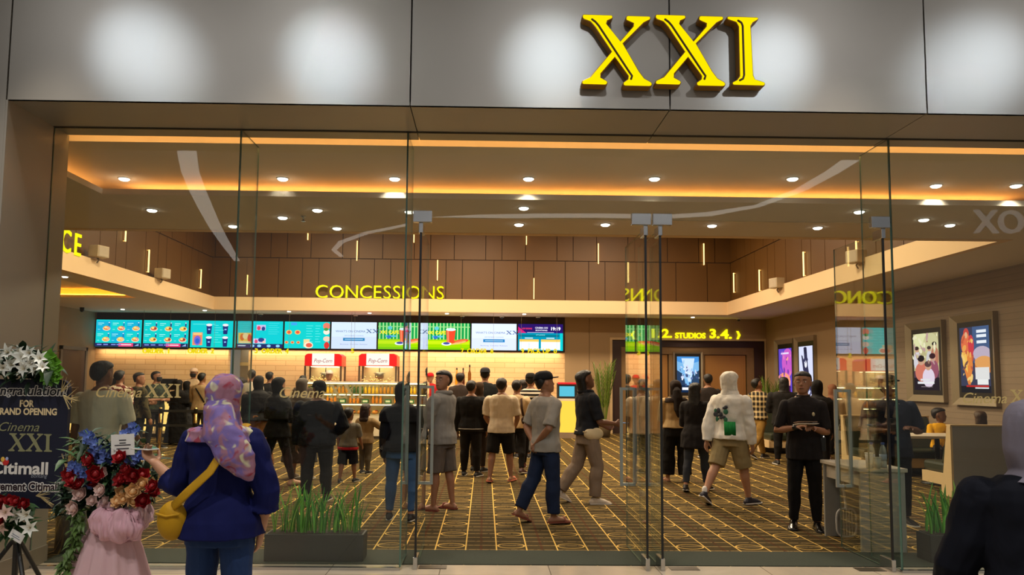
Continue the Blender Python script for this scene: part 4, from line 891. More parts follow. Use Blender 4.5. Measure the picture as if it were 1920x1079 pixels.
def water_bottle(u, lab, tilt=0):
    p = at(u, 880, 7.13); o = empty('water_bottle', (p.x, 7.165, dz), 0, lab, 'bottle', 'water bottles on the desk')
    b = MB(); b.lathe([(.001, 0), (.030, 0), (.032, .01), (.031, .06), (.029, .065), (.032, .07), (.032, .15), (.022, .19), (.013, .205), (.013, .215)], n=18); b.build('bottle', mat((206, 212, 214), .12, 0, .05, Transmission__Weight=.6), o, True)
    b = MB(); b.lathe([(.016, .212), (.016, .232), (.001, .234)], n=14); b.build('cap', mat((60, 90, 170), .4), o, True); b = MB(); b.lathe([(.0325, .075), (.0325, .125)], n=18); b.v = b.v; b.build('sleeve_label', mat((190, 200, 220), .4), o, True)
water_bottle(1638, 'water bottle standing behind the paper cup on the desk'); water_bottle(1660, 'water bottle with a blue cap at the right end of the desk')
for u, lab, c in ((1630, 'white paper cup on the desk', (226, 222, 212)), (1645, 'small clear cup beside the white paper cup', (190, 188, 180))):
    p = at(u, 880, 7.085); o = empty('cup', (p.x, 7.085, dz), 0, lab, 'cup'); hh = .14 if u == 1630 else .10
    b = MB(); b.lathe([(.001, 0), (.026, 0), (.036, hh), (.034, hh), (.025, .01), (.001, .01)], n=18); b.build('wall', mat(c, .5), o, True); b = MB(); b.lathe([(.0345, hh*.98), (.038, hh*.98), (.038, hh*1.02), (.034, hh*1.02)], n=18); b.build('rim', mat(c, .4), o, True)
p = atz(1588, 1010); o = empty('wire_racket', (p.x, p.y, 0), math.radians(4), 'white racket with an oblong wire head leaning at the desk', 'racket')
RW = mat((214, 210, 204), .35, 0, .04)
def hoop(cx, cz, rx, rz, n=28, e=.6): return [(cx+rx*math.copysign(abs(math.cos(2*PI*i/n))**e, math.cos(2*PI*i/n)), 0, cz+rz*math.copysign(abs(math.sin(2*PI*i/n))**e, math.sin(2*PI*i/n))) for i in range(n+1)]
b = MB(); b.tube(hoop(0, .155, .105, .14), .010, None, 8, False); b.build('rim', RW, o, True)
b = MB()
for x in (-.06, -.03, 0, .03, .06): b.tube([(x, 0, .03), (x, 0, .28)], .0035, None, 6)
b.build('wires', RW, o)
b = MB(); b.tube([(0, 0, .29), (0, .01, .34), (-.01, .03, .52), (-.012, .05, .66)], [.018, .013, .014, .016], None, 10); b.build('handle', RW, o, True)
# booths
GRN = mat((44, 50, 36), .45, 0, .12, 4.0); OAK = mat((214, 186, 140), .5, 0, .06, 3.0); GREY = mat((150, 148, 142), .6, 0, .04)
def booth(x0, x1, y_back, sgn, lab):
    """padded bench; sgn=+1 looks away from the viewer, -1 looks towards"""
    o = empty('booth_bench', ((x0+x1)/2, y_back, 0), 0 if sgn > 0 else PI, lab, 'bench', 'booth benches'); w = (x1-x0)/2
    prof = [(0, 0), (.0, .98), (.08, .98), (.20, .30), (.72, .30), (.72, .14), (.25, .14), (.25, .0)]
    for name, a in (('end_panel', -w), ('end_panel', w-.03)): b = MB(); b.prism(prof, a, a+.03, 'yz'); b.build(name, OAK, o)
    b = MB(); b.box((-w+.03, 0, .0), (w-.03, .03, .98)); b.build('back_board', GREY, o); b = MB(); b.box((-w, -.01, .98), (w, .10, 1.0)); b.build('top_rail', OAK, o)
    b = MB(); b.box((-w+.03, .2, .14), (w-.03, .70, .30)); b.build('seat_base', OAK, o)
    b = MB(); b.box((-w+.03, .16, .30), (w-.03, .74, .45)); b.build('seat', GRN, o, bevel=.04)
    b = MB(); b.prism([(.08, .95), (.13, .97), (.30, .44), (.16, .44)], -w+.035, w-.035, 'yz'); b.build('backrest', GRN, o, bevel=.02)
booth(6.50, 7.95, 10.55, 1, 'booth bench with grey back board facing the viewer, right of the planter')
booth(6.40, 7.95, 13.6, -1, 'dark green booth bench behind the white table, facing the viewer')
booth(6.25, 8.05, 17.4, -1, 'far booth bench beside the plaid shirt, below the white film poster')
o = empty('booth_table', (7.15, 11.95, 0), 0, 'white topped table between the booth benches', 'table'); b = MB(); b.box((-.75, -.38, .73), (.75, .38, .77)); b.build('table_top', mat((226, 212, 190), .35), o, bevel=.005); b = MB(); b.lathe([(.25, 0), (.25, .02), (.04, .03), (.035, .73)], n=18); b.build('pedestal', BLACK, o, True)
# belt barriers by the counter
BRASS = mat((206, 176, 110), .25, 1.05); prev = None
pts = []
for i, u in enumerate((232, 300, 366, 436)):
    p = at(u, 800, 15.5); pts.append(p)
    o = empty('barrier_post', (p.x, p.y, 0), 0, 'brass barrier post, %s from the left in front of the order counter' % ordinal(i), 'barrier', 'barrier posts at the order counter')
    b = MB(); b.lathe([(.001, 0), (.16, 0), (.16, .015), (.05, .03)], n=20); b.build('base', BRASS, o, True); b = MB(); b.lathe([(.032, .02), (.032, .95), (.001, .96)], n=14); b.build('post', BRASS, o, True); b = MB(); b.lathe([(.038, .84), (.038, .93), (.038, .935)], n=14); b.lathe([(.038, .55), (.038, .64), (.038, .645)], n=14); b.build('belt_cassette', BLACK, o, True)
for i in range(3):
    for z, nm in ((.86, 'upper'), (.57, 'lower')):
        a, c = pts[i], pts[i+1]; b = MB(); b.box((a.x+.04, a.y-.002, z), (c.x-.04, a.y+.002, z+.05)); o = b.build('barrier_belt', mat((36, 34, 30), .8)); props(o, '%s dark belt stretched between barrier posts %s and %s' % (nm, ordinal(i), ordinal(i+1)), 'belt', 'belts between the barrier posts')

# what the glass mirrors from the walkway: a curved light band on its ceiling and a lit shop sign
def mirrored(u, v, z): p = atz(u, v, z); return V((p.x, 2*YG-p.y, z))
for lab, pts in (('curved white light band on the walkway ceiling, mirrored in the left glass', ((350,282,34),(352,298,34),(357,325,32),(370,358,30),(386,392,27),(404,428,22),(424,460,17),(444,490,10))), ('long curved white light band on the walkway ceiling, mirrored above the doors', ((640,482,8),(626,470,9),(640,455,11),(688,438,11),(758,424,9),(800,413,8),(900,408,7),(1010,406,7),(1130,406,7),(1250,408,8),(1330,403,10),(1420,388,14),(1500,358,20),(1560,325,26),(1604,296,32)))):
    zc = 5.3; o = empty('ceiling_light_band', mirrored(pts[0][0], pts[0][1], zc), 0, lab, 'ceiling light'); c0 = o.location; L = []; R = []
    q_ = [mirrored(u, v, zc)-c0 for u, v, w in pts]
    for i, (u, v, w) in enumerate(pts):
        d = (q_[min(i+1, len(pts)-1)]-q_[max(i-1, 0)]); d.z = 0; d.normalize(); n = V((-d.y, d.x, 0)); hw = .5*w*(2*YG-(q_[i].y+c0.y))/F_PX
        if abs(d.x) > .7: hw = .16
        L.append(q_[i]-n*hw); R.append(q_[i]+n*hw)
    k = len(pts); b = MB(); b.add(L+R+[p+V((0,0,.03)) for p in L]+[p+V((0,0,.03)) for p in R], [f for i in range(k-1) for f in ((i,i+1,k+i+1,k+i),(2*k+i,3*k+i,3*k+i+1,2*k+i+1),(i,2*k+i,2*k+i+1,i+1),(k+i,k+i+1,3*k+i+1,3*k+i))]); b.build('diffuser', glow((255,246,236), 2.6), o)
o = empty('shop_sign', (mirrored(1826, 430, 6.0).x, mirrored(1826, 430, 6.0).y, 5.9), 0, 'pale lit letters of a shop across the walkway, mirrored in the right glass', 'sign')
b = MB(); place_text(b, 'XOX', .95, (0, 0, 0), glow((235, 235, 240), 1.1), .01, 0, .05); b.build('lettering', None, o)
# ------------------------------------------------------------------ flowers outside the glass at left
def petal(b, c, d, up, L, W, curl, m, n=4):
    """one curved petal from c along d, curling towards -up at the tip"""
    d = V(d).normalized(); up = (V(up)-d*V(up).dot(d)).normalized(); sd = d.cross(up); G = []
    for i in range(n+1):
        t = i/n; ww = W*math.sin(PI*min(1, .14+.86*t)**.8)*(1 if t < 1 else .15); p = V(c)+d*(L*t)+up*(L*curl*(t-1.4*t*t)); G.append((p-sd*ww+up*ww*.35, p, p+sd*ww+up*ww*.35))
    vs_ = [q for r in G for q in r]; fs = []
    for i in range(n): fs += [(3*i, 3*i+1, 3*i+4, 3*i+3), (3*i+1, 3*i+2, 3*i+5, 3*i+4)]
    b.add(vs_, fs, m)
def frame_of(nrm):
    n = V(nrm).normalized(); a = n.orthogonal().normalized(); return n, a, n.cross(a)
def rose(b, c, nrm, r, m):
    n, a, e = frame_of(nrm); b.ball(V(c)+n*r*.35, r*.45, m, 8, 6)
    for k, (cnt, lean, L) in enumerate(((4, .35, .9), (5, .8, 1.05), (6, 1.5, 1.1))):
        for i in range(cnt):
            t = 2*PI*(i+.5*k)/cnt; ra = a*math.cos(t)+e*math.sin(t); petal(b, V(c)+ra*r*.12, n+ra*lean, ra*-1, r*L, r*.52, -.30, m)
def lily(b, c, nrm, r, m, m2=None):
    n, a, e = frame_of(nrm)
    for i in range(6):
        t = 2*PI*i/6; ra = a*math.cos(t)+e*math.sin(t); petal(b, V(c), n*.75+ra, n, r, r*.22, .45, m, 5)
    for i in range(4):
        t = 2*PI*i/4+.4; ra = a*math.cos(t)+e*math.sin(t); b.tube([V(c), V(c)+n*r*.55+ra*r*.15], r*.018, m2 or m, 5)
def leaf_spray(b, c, r, cnt, m, rg, L=.12, W=.02, out=None):
    for i in range(cnt):
        d = V((rg.gauss(0, 1), rg.gauss(0, 1)-.6, rg.gauss(0, 1))).normalized()
        if out is not None: d = (d+V(out)).normalized()
        p = V(c)+V((rg.uniform(-r[0], r[0]), rg.uniform(-r[1], r[1]), rg.uniform(-r[2], r[2]))); petal(b, p, d, (0, -.3, 1), L*rg.uniform(.6, 1.2), W*rg.uniform(.7, 1.3), .3, m, 3)
LG, DG, YG_ = mat((58, 92, 50), .5, 0, .25), mat((34, 58, 36), .55, 0, .25), mat((92, 150, 34), .5, 0, .2)
IVORY = mat((226, 228, 220), .5, 0, .06); REDF = mat((150, 18, 26), .5, 0, .2); PEACH = mat((240, 196, 140), .5, 0, .08); PINKW = mat((226, 196, 188), .5, 0, .08); BLUEF = mat((84, 108, 182), .5, 0, .2); STRAW = mat((190, 170, 120), .7, 0, .1)
# board with the greeting
YBD = 4.86; rg = random.Random(11)
q = lambda u, v, y=YBD: at(u, v, y)
bl, br = q(-48, 840), q(126, 840); zt, zb = q(60, 712).z, q(60, 954).z
o = empty('greeting_board', ((bl.x+br.x)/2, YBD, 0), math.radians(-3), 'navy greeting board with white lilies on top, on a black tripod at left', 'flower board'); ox = (bl.x+br.x)/2
hw = (br.x-bl.x)/2
b = MB()
def rrect(x0, z0, x1, z1, r, n=6):
    P = []
    for cx, cz, a0 in ((x1-r, z1-r, 0), (x0+r, z1-r, 90), (x0+r, z0+r, 180), (x1-r, z0+r, 270)):
        P += [(cx+r*math.cos(math.radians(a0+90*i/n)), cz+r*math.sin(math.radians(a0+90*i/n))) for i in range(n+1)]
    return P
b.prism(rrect(-hw, zb, hw, zt, .06), 0, .03); b.build('board', mat((13, 18, 44), .55, 0, .1), o)
def btext(s, uc, vb, h, width_px, m, outline=None, bold=.01, shear=0.0, name='lettering'):
    p = q(uc, vb); k = YBD/F_PX
    vs_, fs = text_geo(s, 1, bold, shear, 0.0); lo, hi = bbox(vs_); kx = width_px*k/(hi[0]-lo[0]); kz = h*k/.72
    if outline:
        b = MB()
        for i in range(10):
            ex, ez = 1.7*k*math.cos(i*PI/5), 1.7*k*math.sin(i*PI/5); b.add([((x-(lo[0]+hi[0])/2)*kx+p.x-ox+ex, -.0015-.00005*i, z*kz+p.z+ez) for x, _, z in vs_], fs)
        b.build('lettering_outline', outline, o)
    b = MB(); b.add([((x-(lo[0]+hi[0])/2)*kx+p.x-ox, -.003, z*kz+p.z) for x, _, z in vs_], fs); b.build(name, m, o)
WT = mat((236, 232, 226), .6, 0, .02); GOLDT = mat((228, 206, 160), .6, 0, .03); OLIVE = mat((150, 150, 112), .5, .2, .04)
btext('Congratulation!', 48, 741, 17, 156, mat((22, 20, 34), .6), WT, .02, .15)
btext('FOR', 51, 763, 12, 27, GOLDT, None, .04); btext('GRAND OPENING', 48, 778, 12, 119, GOLDT, None, .04)
btext('Cinema', 36, 809, 17, 76, OLIVE, None, .0, .35)
p = q(15, 847); b = MB(); place_serif(b, 'XXI', 33*YBD/F_PX, (p.x-ox, -.001, p.z), None, -.002, .001, .02); b.build('lettering', OLIVE, o)
btext('Citimall', 36, 889, 22, 108, WT, None, .03); btext('Bontang', 75, 896, 7, 30, mat((150, 156, 170), .6), None, .0, .2)
btext('Management Citimall', 32, 920, 15, 156, mat((40, 14, 26), .6), WT, .03)
b = MB(); p = q(10, 867); b.ball((p.x-ox, -.002, p.z), (.022, .004, .022), mat((206, 40, 40), .5), 12, 6); p = q(5, 862); b.ball((p.x-ox, -.004, p.z), (.014, .004, .016), mat((236, 190, 80), .5), 10, 6); p = q(13, 861); b.ball((p.x-ox, -.004, p.z), (.010, .004, .012), mat((180, 190, 230), .5), 10, 6); b.build('emblem', None, o, True)
for i, (u, v, r) in enumerate(((18, 662, .07), (46, 672, .075), (60, 664, .06), (28, 685, .07), (80, 674, .065), (52, 692, .07), (72, 694, .06), (8, 690, .06), (84, 690, .05), (38, 660, .05), (2, 668, .06), (64, 682, .06))):
    p = q(u, v, YBD-.07-.02*(i % 3)); b = MB(); lily(b, (p.x-ox, p.y-YBD, p.z), (rg.uniform(-.4, .4), -1, rg.uniform(-.3, .5)), r, IVORY, STRAW); b.build('lily', None, o, True)
b = MB(); p = q(40, 692); leaf_spray(b, (p.x-ox, -.02, p.z), (.22, .03, .10), 90, DG, rg, .14, .022); f = b.build('foliage', None, o, True); f['kind'] = 'stuff'
b = MB()
for u, v in ((98, 668), (108, 680), (112, 692), (104, 700), (98, 712), (110, 708), (92, 706), (102, 690)):
    p = q(u, v, YBD-.05)
    for k in range(5): petal(b, (p.x-ox, p.y-YBD, p.z), (math.cos(k*1.3), -.5, math.sin(k*1.3)), (0, -1, .2), .055, .026, .2, YG_, 4)
b.build('bright_leaves', None, o, True)
for u, v, a in ((118, 735, .9), (126, 748, .2), (122, 742, -.6), (70, 930, .2), (80, 934, -.1), (120, 905, 1.2), (128, 880, 1.5)):
    p = q(u, v, YBD-.03); b = MB()
    for k in range(5): aa = a+rg.uniform(-.5, .5); b.tube([(p.x-ox, -.03, p.z), (p.x-ox+.10*math.cos(aa), -.05, p.z+.10*math.sin(aa))], [.004, .001], STRAW, 5)
    b.build('dried_grass', None, o)
for i, (u, v, m, kind) in enumerate(((8, 938, REDF, 1), (22, 940, REDF, 1), (36, 941, REDF, 1), (50, 945, REDF, 1), (4, 950, REDF, 1), (14, 962, PINKW, 0), (38, 966, IVORY, 0), (56, 964, IVORY, 0), (4, 975, REDF, 1), (10, 986, PINKW, 0), (50, 945, REDF, 1), (62, 990, IVORY, 0))):
    p = q(u, v, YBD-.10-.02*(i % 3)); b = MB()
    if kind: rose(b, (p.x-ox, p.y-YBD, p.z), (rg.uniform(-.3, .3), -1, rg.uniform(-.1, .6)), .040, m)
    else: lily(b, (p.x-ox, p.y-YBD, p.z), (rg.uniform(-.4, .4), -1, rg.uniform(-.4, .3)), .065, m, STRAW)
    b.build('rose' if kind else 'lily', None, o, True)
b = MB(); p = q(26, 972); leaf_spray(b, (p.x-ox, -.05, p.z), (.16, .04, .10), 80, LG, rg, .12, .022); f = b.build('foliage', None, o, True); f['kind'] = 'stuff'
p = q(34, 1006, YBD-.14); b = MB(); M = Matrix.Translation((p.x-ox, p.y-YBD, p.z)) @ Matrix.Rotation(.5, 4, 'Y'); b.box((-.045, 0, -.028), (.045, .002, .028), mat((226, 226, 226), .6), M); b.box((-.03, -.001, .0), (.02, .0, .004), mat((120, 130, 150), .6), M); b.box((-.03, -.001, -.012), (.03, .0, -.008), mat((120, 130, 150), .6), M); b.build('card', None, o)
tx = q(22, 1000).x-ox
b = MB(); b.tube([(tx, .05, zb+.02), (tx, .05, .30)], .018, None, 10); b.tube([(tx, .05, zt-.1), (tx, .05, zb)], .014, None, 10); b.build('tripod_column', BLACK, o, True)
b = MB(); b.lathe([(.028, 0), (.028, .07)], (tx, .05, .50), 12); b.build('tripod_collar', BLACK, o, True)
for i in range(3):
    a = math.radians(-90+120*i+50); b = MB(); b.tube([(tx, .05, .55), (tx+.36*math.cos(a), .05+.36*math.sin(a), .012)], .014, None, 8); b.tube([(tx, .05, .28), (tx+.2*math.cos(a), .05+.2*math.sin(a), .24)], .008, None, 6); b.build('tripod_leg', BLACK, o)
# tall bouquet on a pink tulle skirt
YBQ = 4.55; o2 = q(212, 900, YBQ); bx = o2.x
o = empty('flower_stand', (bx, YBQ, 0), 0, 'tall bouquet of blue, red and peach flowers on a pink tulle skirt', 'flower stand')
Q = lambda u, v, dy=0.0: (lambda p: V((p.x-bx, dy, p.z)))(at(u, v, YBQ+dy))
b = MB()
for c, r_, n_ in ((Q(215, 900), (.22, .09, .15), 260), (Q(205, 850), (.16, .07, .12), 110), (Q(150, 930), (.10, .05, .12), 80)): leaf_spray(b, c, r_, n_, DG, rg, .12, .014)
leaf_spray(b, Q(205, 880), (.22, .09, .17), 140, LG, rg, .11, .018)
for i in range(70):
    t = i/69; c = Q(160+6*math.sin(t*5)-14*t, 950+120*t); leaf_spray(b, c+V((0, -.10, 0)), (.025, .02, .01), 2, mat((92, 120, 58), .5, 0, .2), rg, .06, .012, (0, 0, -.8))
f = b.build('foliage', None, o, True); f['kind'] = 'stuff'
for i, (u, v, r, m) in enumerate(((134, 890, .05, REDF), (142, 904, .055, REDF), (152, 912, .045, REDF), (180, 888, .055, REDF), (184, 904, .05, REDF), (232, 902, .055, REDF), (240, 896, .045, REDF), (252, 890, .05, REDF), (268, 894, .05, REDF), (258, 908, .045, REDF), (268, 938, .05, REDF), (290, 916, .05, REDF), (288, 926, .04, REDF), (172, 862, .05, REDF), (242, 880, .045, REDF), (228, 862, .05, REDF),
        (190, 886, .045, PINKW), (154, 928, .05, PINKW), (143, 952, .05, PINKW), (193, 920, .045, PINKW), (200, 944, .04, PINKW), (172, 940, .035, PINKW), (270, 909, .045, PEACH), (250, 922, .05, PEACH), (229, 926, .045, PEACH), (224, 942, .045, PEACH), (251, 940, .045, PEACH), (230, 938, .035, PEACH))):
    b = MB(); rose(b, Q(u, v, -.10-.015*(i % 4)), (rg.uniform(-.5, .5), -1, rg.uniform(-.1, .7)), r, m); b.build('rose', None, o, True)
for i, (p0, p1) in enumerate((((192, 860), (160, 808)), ((170, 905), (128, 868)), ((205, 862), (182, 828)), ((238, 872), (272, 850)), ((228, 830), (258, 798)), ((168, 890), (150, 880)))):
    b = MB(); A, B_ = Q(*p0, -.08), Q(*p1, -.10)
    b.tube([A, B_], .004, LG, 6)
    for k in range(34):
        t = rg.random(); c = A.lerp(B_, t)+V((rg.uniform(-.04, .04), rg.uniform(-.04, .02), rg.uniform(-.035, .035)))*(1.15-.6*t); n, a, e = frame_of((rg.uniform(-.6, .6), -1, rg.uniform(-.4, .6)))
        for j in range(5): aa = 2*PI*j/5; petal(b, c, a*math.cos(aa)+e*math.sin(aa)+n*.3, n, .022, .011, .1, BLUEF, 2)
    b.build('flower_spike', None, o, True)
TULLE = mat((230, 192, 200), .8, 0, .06, 6.0, Alpha=.80)
def tulle_skirt():
    b = MB(); R = []
    for i in range(15):
        t = i/14; z = Q(215, 962).z*(1-t)+.01*t; r = .07+.06*math.sin(min(1, t*3)*PI/2)+.20*t**1.2
        R.append([V((r*(1+.11*math.sin(k*PI/3.27+i*.05)*min(1,.3+t)+.05*math.sin(k*1.7+i*.1))*math.cos(2*PI*k/72), r*.8*(1+.11*math.sin(k*PI/3.27+i*.05)*min(1,.3+t)+.05*math.sin(k*1.7+i*.1))*math.sin(2*PI*k/72), z)) for k in range(72)])
    b.loft(R); s = b.build('tulle_skirt', TULLE, o, True); s.location.x = Q(208, 1000).x
tulle_skirt()
TULLE2 = mat((230, 182, 196), .8, 0, .10, 9.0, Alpha=.88)
for i, (c, r) in enumerate(((Q(198, 982, -.13), .085), (Q(234, 986, -.14), .095), (Q(254, 966, -.09), .085), (Q(206, 962, -.09), .07))):
    b = MB(); R_ = []; kk = 84
    for jj in range(13):
        t = -PI/2+PI*(jj+.1)/12.2; R_.append([V((c.x+r*1.05*math.cos(t)*math.cos(2*PI*k/kk)*(1+.07*math.sin(k*PI/2+jj*.35)+.05*math.sin(k*.9)), c.y+r*.62*math.cos(t)*math.sin(2*PI*k/kk)*(1+.07*math.sin(k*PI/2+jj*.35)), c.z+r*math.sin(t)*(1+.08*math.sin(k*PI/7+i)))) for k in range(kk)])
    b.loft(R_); bo = b.build('bow_loop', TULLE2 if i < 2 else TULLE, o, True)
    t_ = bpy.data.textures.get('tulle_folds') or bpy.data.textures.new('tulle_folds', 'CLOUDS'); t_.noise_scale = .06; d_ = bo.modifiers.new('folds', 'DISPLACE'); d_.texture = t_; d_.strength = .07; d_.mid_level = .5
p = Q(230, 834, -.14); b = MB(); M = Matrix.Translation(p) @ Matrix.Rotation(-.06, 4, 'Y'); b.box((-.066, 0, -.062), (.066, .003, .058), mat((232, 230, 226), .6), M)
for z, w_ in ((.024, .02), (.008, .018), (-.004, .045), (-.024, .035)): b.box((-w_, -.0012, z-.003), (w_, 0, z+.003), mat((50, 50, 60), .6), M)
b.build('card', None, o)
b = MB(); b.tube([Q(230, 850, -.13), Q(226, 900, -.08)], .004, None, 6); b.build('card_stick', LG, o)
# steel bin inside the glass at left
p = atz(122, 1040); o = empty('waste_bin', (p.x, p.y+.13, .007), 0, 'round polished steel bin behind the greeting board', 'bin'); b = MB(); b.lathe([(.001, .0), (.15, 0), (.15, .62), (.148, .63)], n=32); b.build('drum', mat((170, 166, 160), .2, .9), o, True); b = MB(); b.lathe([(.152, .60), (.155, .64), (.10, .66), (.095, .64)], n=32); b.build('lid_ring', CHROME, o, True)
# ------------------------------------------------------------------ people
def remesh(o, vox, smooth=3, disp=0.0, dscale=.12):
    r = o.modifiers.new('remesh', 'REMESH'); r.mode = 'VOXEL'; r.voxel_size = vox; r.use_smooth_shade = True
    if smooth:
        s = o.modifiers.new('smooth', 'SMOOTH'); s.iterations = smooth; s.factor = .5
    if disp:
        t = bpy.data.textures.get('folds%.2f' % dscale) or bpy.data.textures.new('folds%.2f' % dscale, 'CLOUDS')
        t.noise_scale = dscale; t.noise_depth = 1
        d = o.modifiers.new('folds', 'DISPLACE'); d.texture = t; d.strength = disp; d.mid_level = .5
    return o
def _ring(c, ax, ay, rx, yf, yb, n=16, sq=1.0):
    R = []
    for i in range(n):
        a = 2*PI*i/n; ca, sa = math.cos(a), math.sin(a)
        ca = math.copysign(abs(ca)**sq, ca); sa = math.copysign(abs(sa)**sq, sa)
        R.append(c+ax*(rx*ca)+ay*((yf if sa > 0 else yb)*sa))
    return R
TORSO_M = [(.455,.060,.055,.060),(.49,.092,.062,.072),(.53,.098,.066,.076),(.57,.092,.066,.066),(.62,.086,.066,.060),(.68,.092,.068,.064),(.74,.102,.068,.066),(.78,.107,.060,.063),(.806,.103,.050,.058),(.826,.080,.040,.050),(.845,.050,.034,.042),(.862,.036,.032,.037)]
TORSO_F = [(.455,.064,.058,.066),(.49,.100,.064,.080),(.53,.104,.066,.084),(.57,.094,.064,.070),(.62,.080,.060,.056),(.68,.084,.064,.058),(.74,.090,.082,.060),(.78,.095,.062,.057),(.806,.091,.048,.053),(.826,.070,.038,.046),(.845,.045,.032,.038),(.862,.032,.030,.034)]
HEAD = [(-.02,.10,.30,.02),(.0,.17,.40,.06),(.10,.25,.43,-.14),(.22,.31,.435,-.26),(.36,.345,.43,-.36),(.50,.365,.415,-.43),(.62,.375,.425,-.46),(.76,.37,.405,-.47),(.87,.33,.33,-.42),(.95,.23,.20,-.30),(1.0,.09,.04,-.13)]
HAIR = [(.20,.15,-.30,-.37),(.30,.25,-.24,-.43),(.42,.345,-.14,-.48),(.54,.395,-.02,-.52),(.66,.405,.06,-.54),(.75,.405,.26,-.54),(.82,.395,.39,-.53),(.90,.36,.39,-.48),(.98,.29,.30,-.38),(1.04,.18,.16,-.24),(1.065,.06,.02,-.10)]
HIJAB = [(-.22,.33,.34,-.40),(-.08,.37,.42,-.44),(.06,.40,.36,-.48),(.2,.43,.30,-.50),(.38,.44,.27,-.53),(.55,.445,.27,-.55),(.70,.44,.33,-.56),(.82,.42,.45,-.54),(.93,.36,.43,-.48),(1.03,.27,.30,-.36),(1.09,.10,.10,-.15)]
class Person:
    def __init__(s, label, x, y, face, H, sex='m', wide=1.0, lean=0.0, legs=None, arms=None, head=(0, 0), sk=(150,105,78), vox=None, sit=None, cat='person', group=None, z=0.0, child=False, stance=.05):
        """face: degrees clockwise from looking away from the camera (90 = towards the right of the picture)"""
        s.H, s.sex, s.w = H, sex, wide; s.vox = vox or (.0085 if y < 10 else (.011 if y < 14 else .014))
        s.root = empty('person', (x, y, z), -math.radians(face), label, cat, group); s.sk = skin(sk)
        legs = legs or ((2, 3, 3, 0), (-2, 3, 3, 0)); arms = arms or (((.12, -.02, -1), (.06, .22, -1)), ((.12, .02, -1), (.06, .28, -1)))
        s.hs = .135*(1.35 if child else 1.0)*H                    # head height
        # legs: (swing forward, spread, knee bend, foot pitch) in degrees, left then right
        fh = .042*H; L1, L2 = .238*H, .235*H; hw = (.050 if sex == 'm' else .054)*H*wide
        s.leg = []
        for k, (a, sp, kb, fp) in enumerate(legs):
            sd = -1 if k == 0 else 1
            hip = V((sd*hw, 0, 0)); a_ = math.radians(a); b_ = math.radians(a-kb); c_ = math.radians(sp)
            kn = hip+V((sd*math.sin(c_), math.sin(a_)*math.cos(c_), -math.cos(a_)*math.cos(c_)))*L1
            an = kn+V((sd*math.sin(c_)*.7, math.sin(b_), -math.cos(b_))).normalized()*L2
            f_ = math.radians(fp); fd = V((sd*.18, math.cos(f_), math.sin(f_))).normalized(); dn = V((0, math.sin(f_), -math.cos(f_)))
            heel = an-fd*.028*H+dn*fh*.75; toe = an+fd*.118*H+dn*fh*.85; ball = an+fd*.075*H+dn*fh*.7
            s.leg.append([hip, kn, an, heel, ball, toe, fd, dn])
        lo = min(min(l[3].z, l[5].z) for l in s.leg)-.008*H if sit is None else None
        pz = -lo if sit is None else sit
        s.pel = V((0, 0, pz))
        for l in s.leg:
            for i in range(6): l[i] = l[i]+s.pel
        ln = math.radians(lean); s.sp = V((0, math.sin(ln), math.cos(ln))); s.fy = V((0, math.cos(ln), -math.sin(ln))); s.ln = ln
        s.z0 = .515
        def T(f): return s.pel+s.sp*((f-s.z0)*H)
        s.T = T
        s.torso = TORSO_M if sex == 'm' else TORSO_F
        sw = (.112 if sex == 'm' else .100)*H*wide
        s.arm = []
        for k, (u_, f_) in enumerate(arms):
            sd = -1 if k == 0 else 1
            sh = T(.786)+V((sd*sw, 0, 0))
            el = sh+V((sd*u_[0], u_[1], u_[2])).normalized()*.172*H
            fd = V((sd*f_[0], f_[1], f_[2])).normalized(); wr = el+fd*.148*H
            s.arm.append([sh, el, wr, fd, sd])
        yw, pt = math.radians(-head[0]), math.radians(head[1])
        nb = T(.855); s.hm = Matrix.Translation(nb+s.sp*(.012*H)+s.fy*(.002*H)) @ Matrix.Rotation(yw, 4, 'Z') @ Matrix.Rotation(pt-ln*.6, 4, 'X') @ Matrix.Scale(s.hs, 4)
        s.head_top = (s.hm @ V((0, 0, 1)))
        s.extra = []
    def hp(s, x, y, z): return s.hm @ V((x, y, z))
    def head_loft(s, b, prof, grow=0.0, dz=0.0):
        b.loft([[s.hm @ p for p in _ring(V((0, (yf+yb)/2, t+dz)), V((1,0,0)), V((0,1,0)), hw+grow, (yf-yb)/2+grow, (yf-yb)/2+grow)] for t, hw, yf, yb in prof])
    def torso_loft(s, b, f0, f1, e, flare=0.0, thick=1.0):
        R = []; fs = [f0]+[q[0] for q in s.torso if f0+.008 < q[0] < f1-.008]+[f1]
        for f in fs:
            q = s.torso[0]
            for a, c in zip(s.torso, s.torso[1:]):
                if a[0] <= f <= c[0]:
                    t = (f-a[0])/(c[0]-a[0]); q = tuple(a[i]+(c[i]-a[i])*t for i in range(4)); break
                q = c if f > c[0] else s.torso[0]
            if f < s.torso[0][0]: q = s.torso[1]
            if f < .57:                                               # cloth hangs straight from the hip
                q = (f, max(q[1], s.torso[2][1]), max(q[2], s.torso[2][2]), max(q[3], s.torso[2][3]))
            fl = flare*max(0, .62-f)
            R.append(_ring(s.T(f), V((1,0,0)), s.fy, (q[1]*s.w+fl)*s.H+e, (q[2]*s.w*thick+fl)*s.H+e, (q[3]*s.w+fl)*s.H+e, 18, .9))
        b.loft(R)
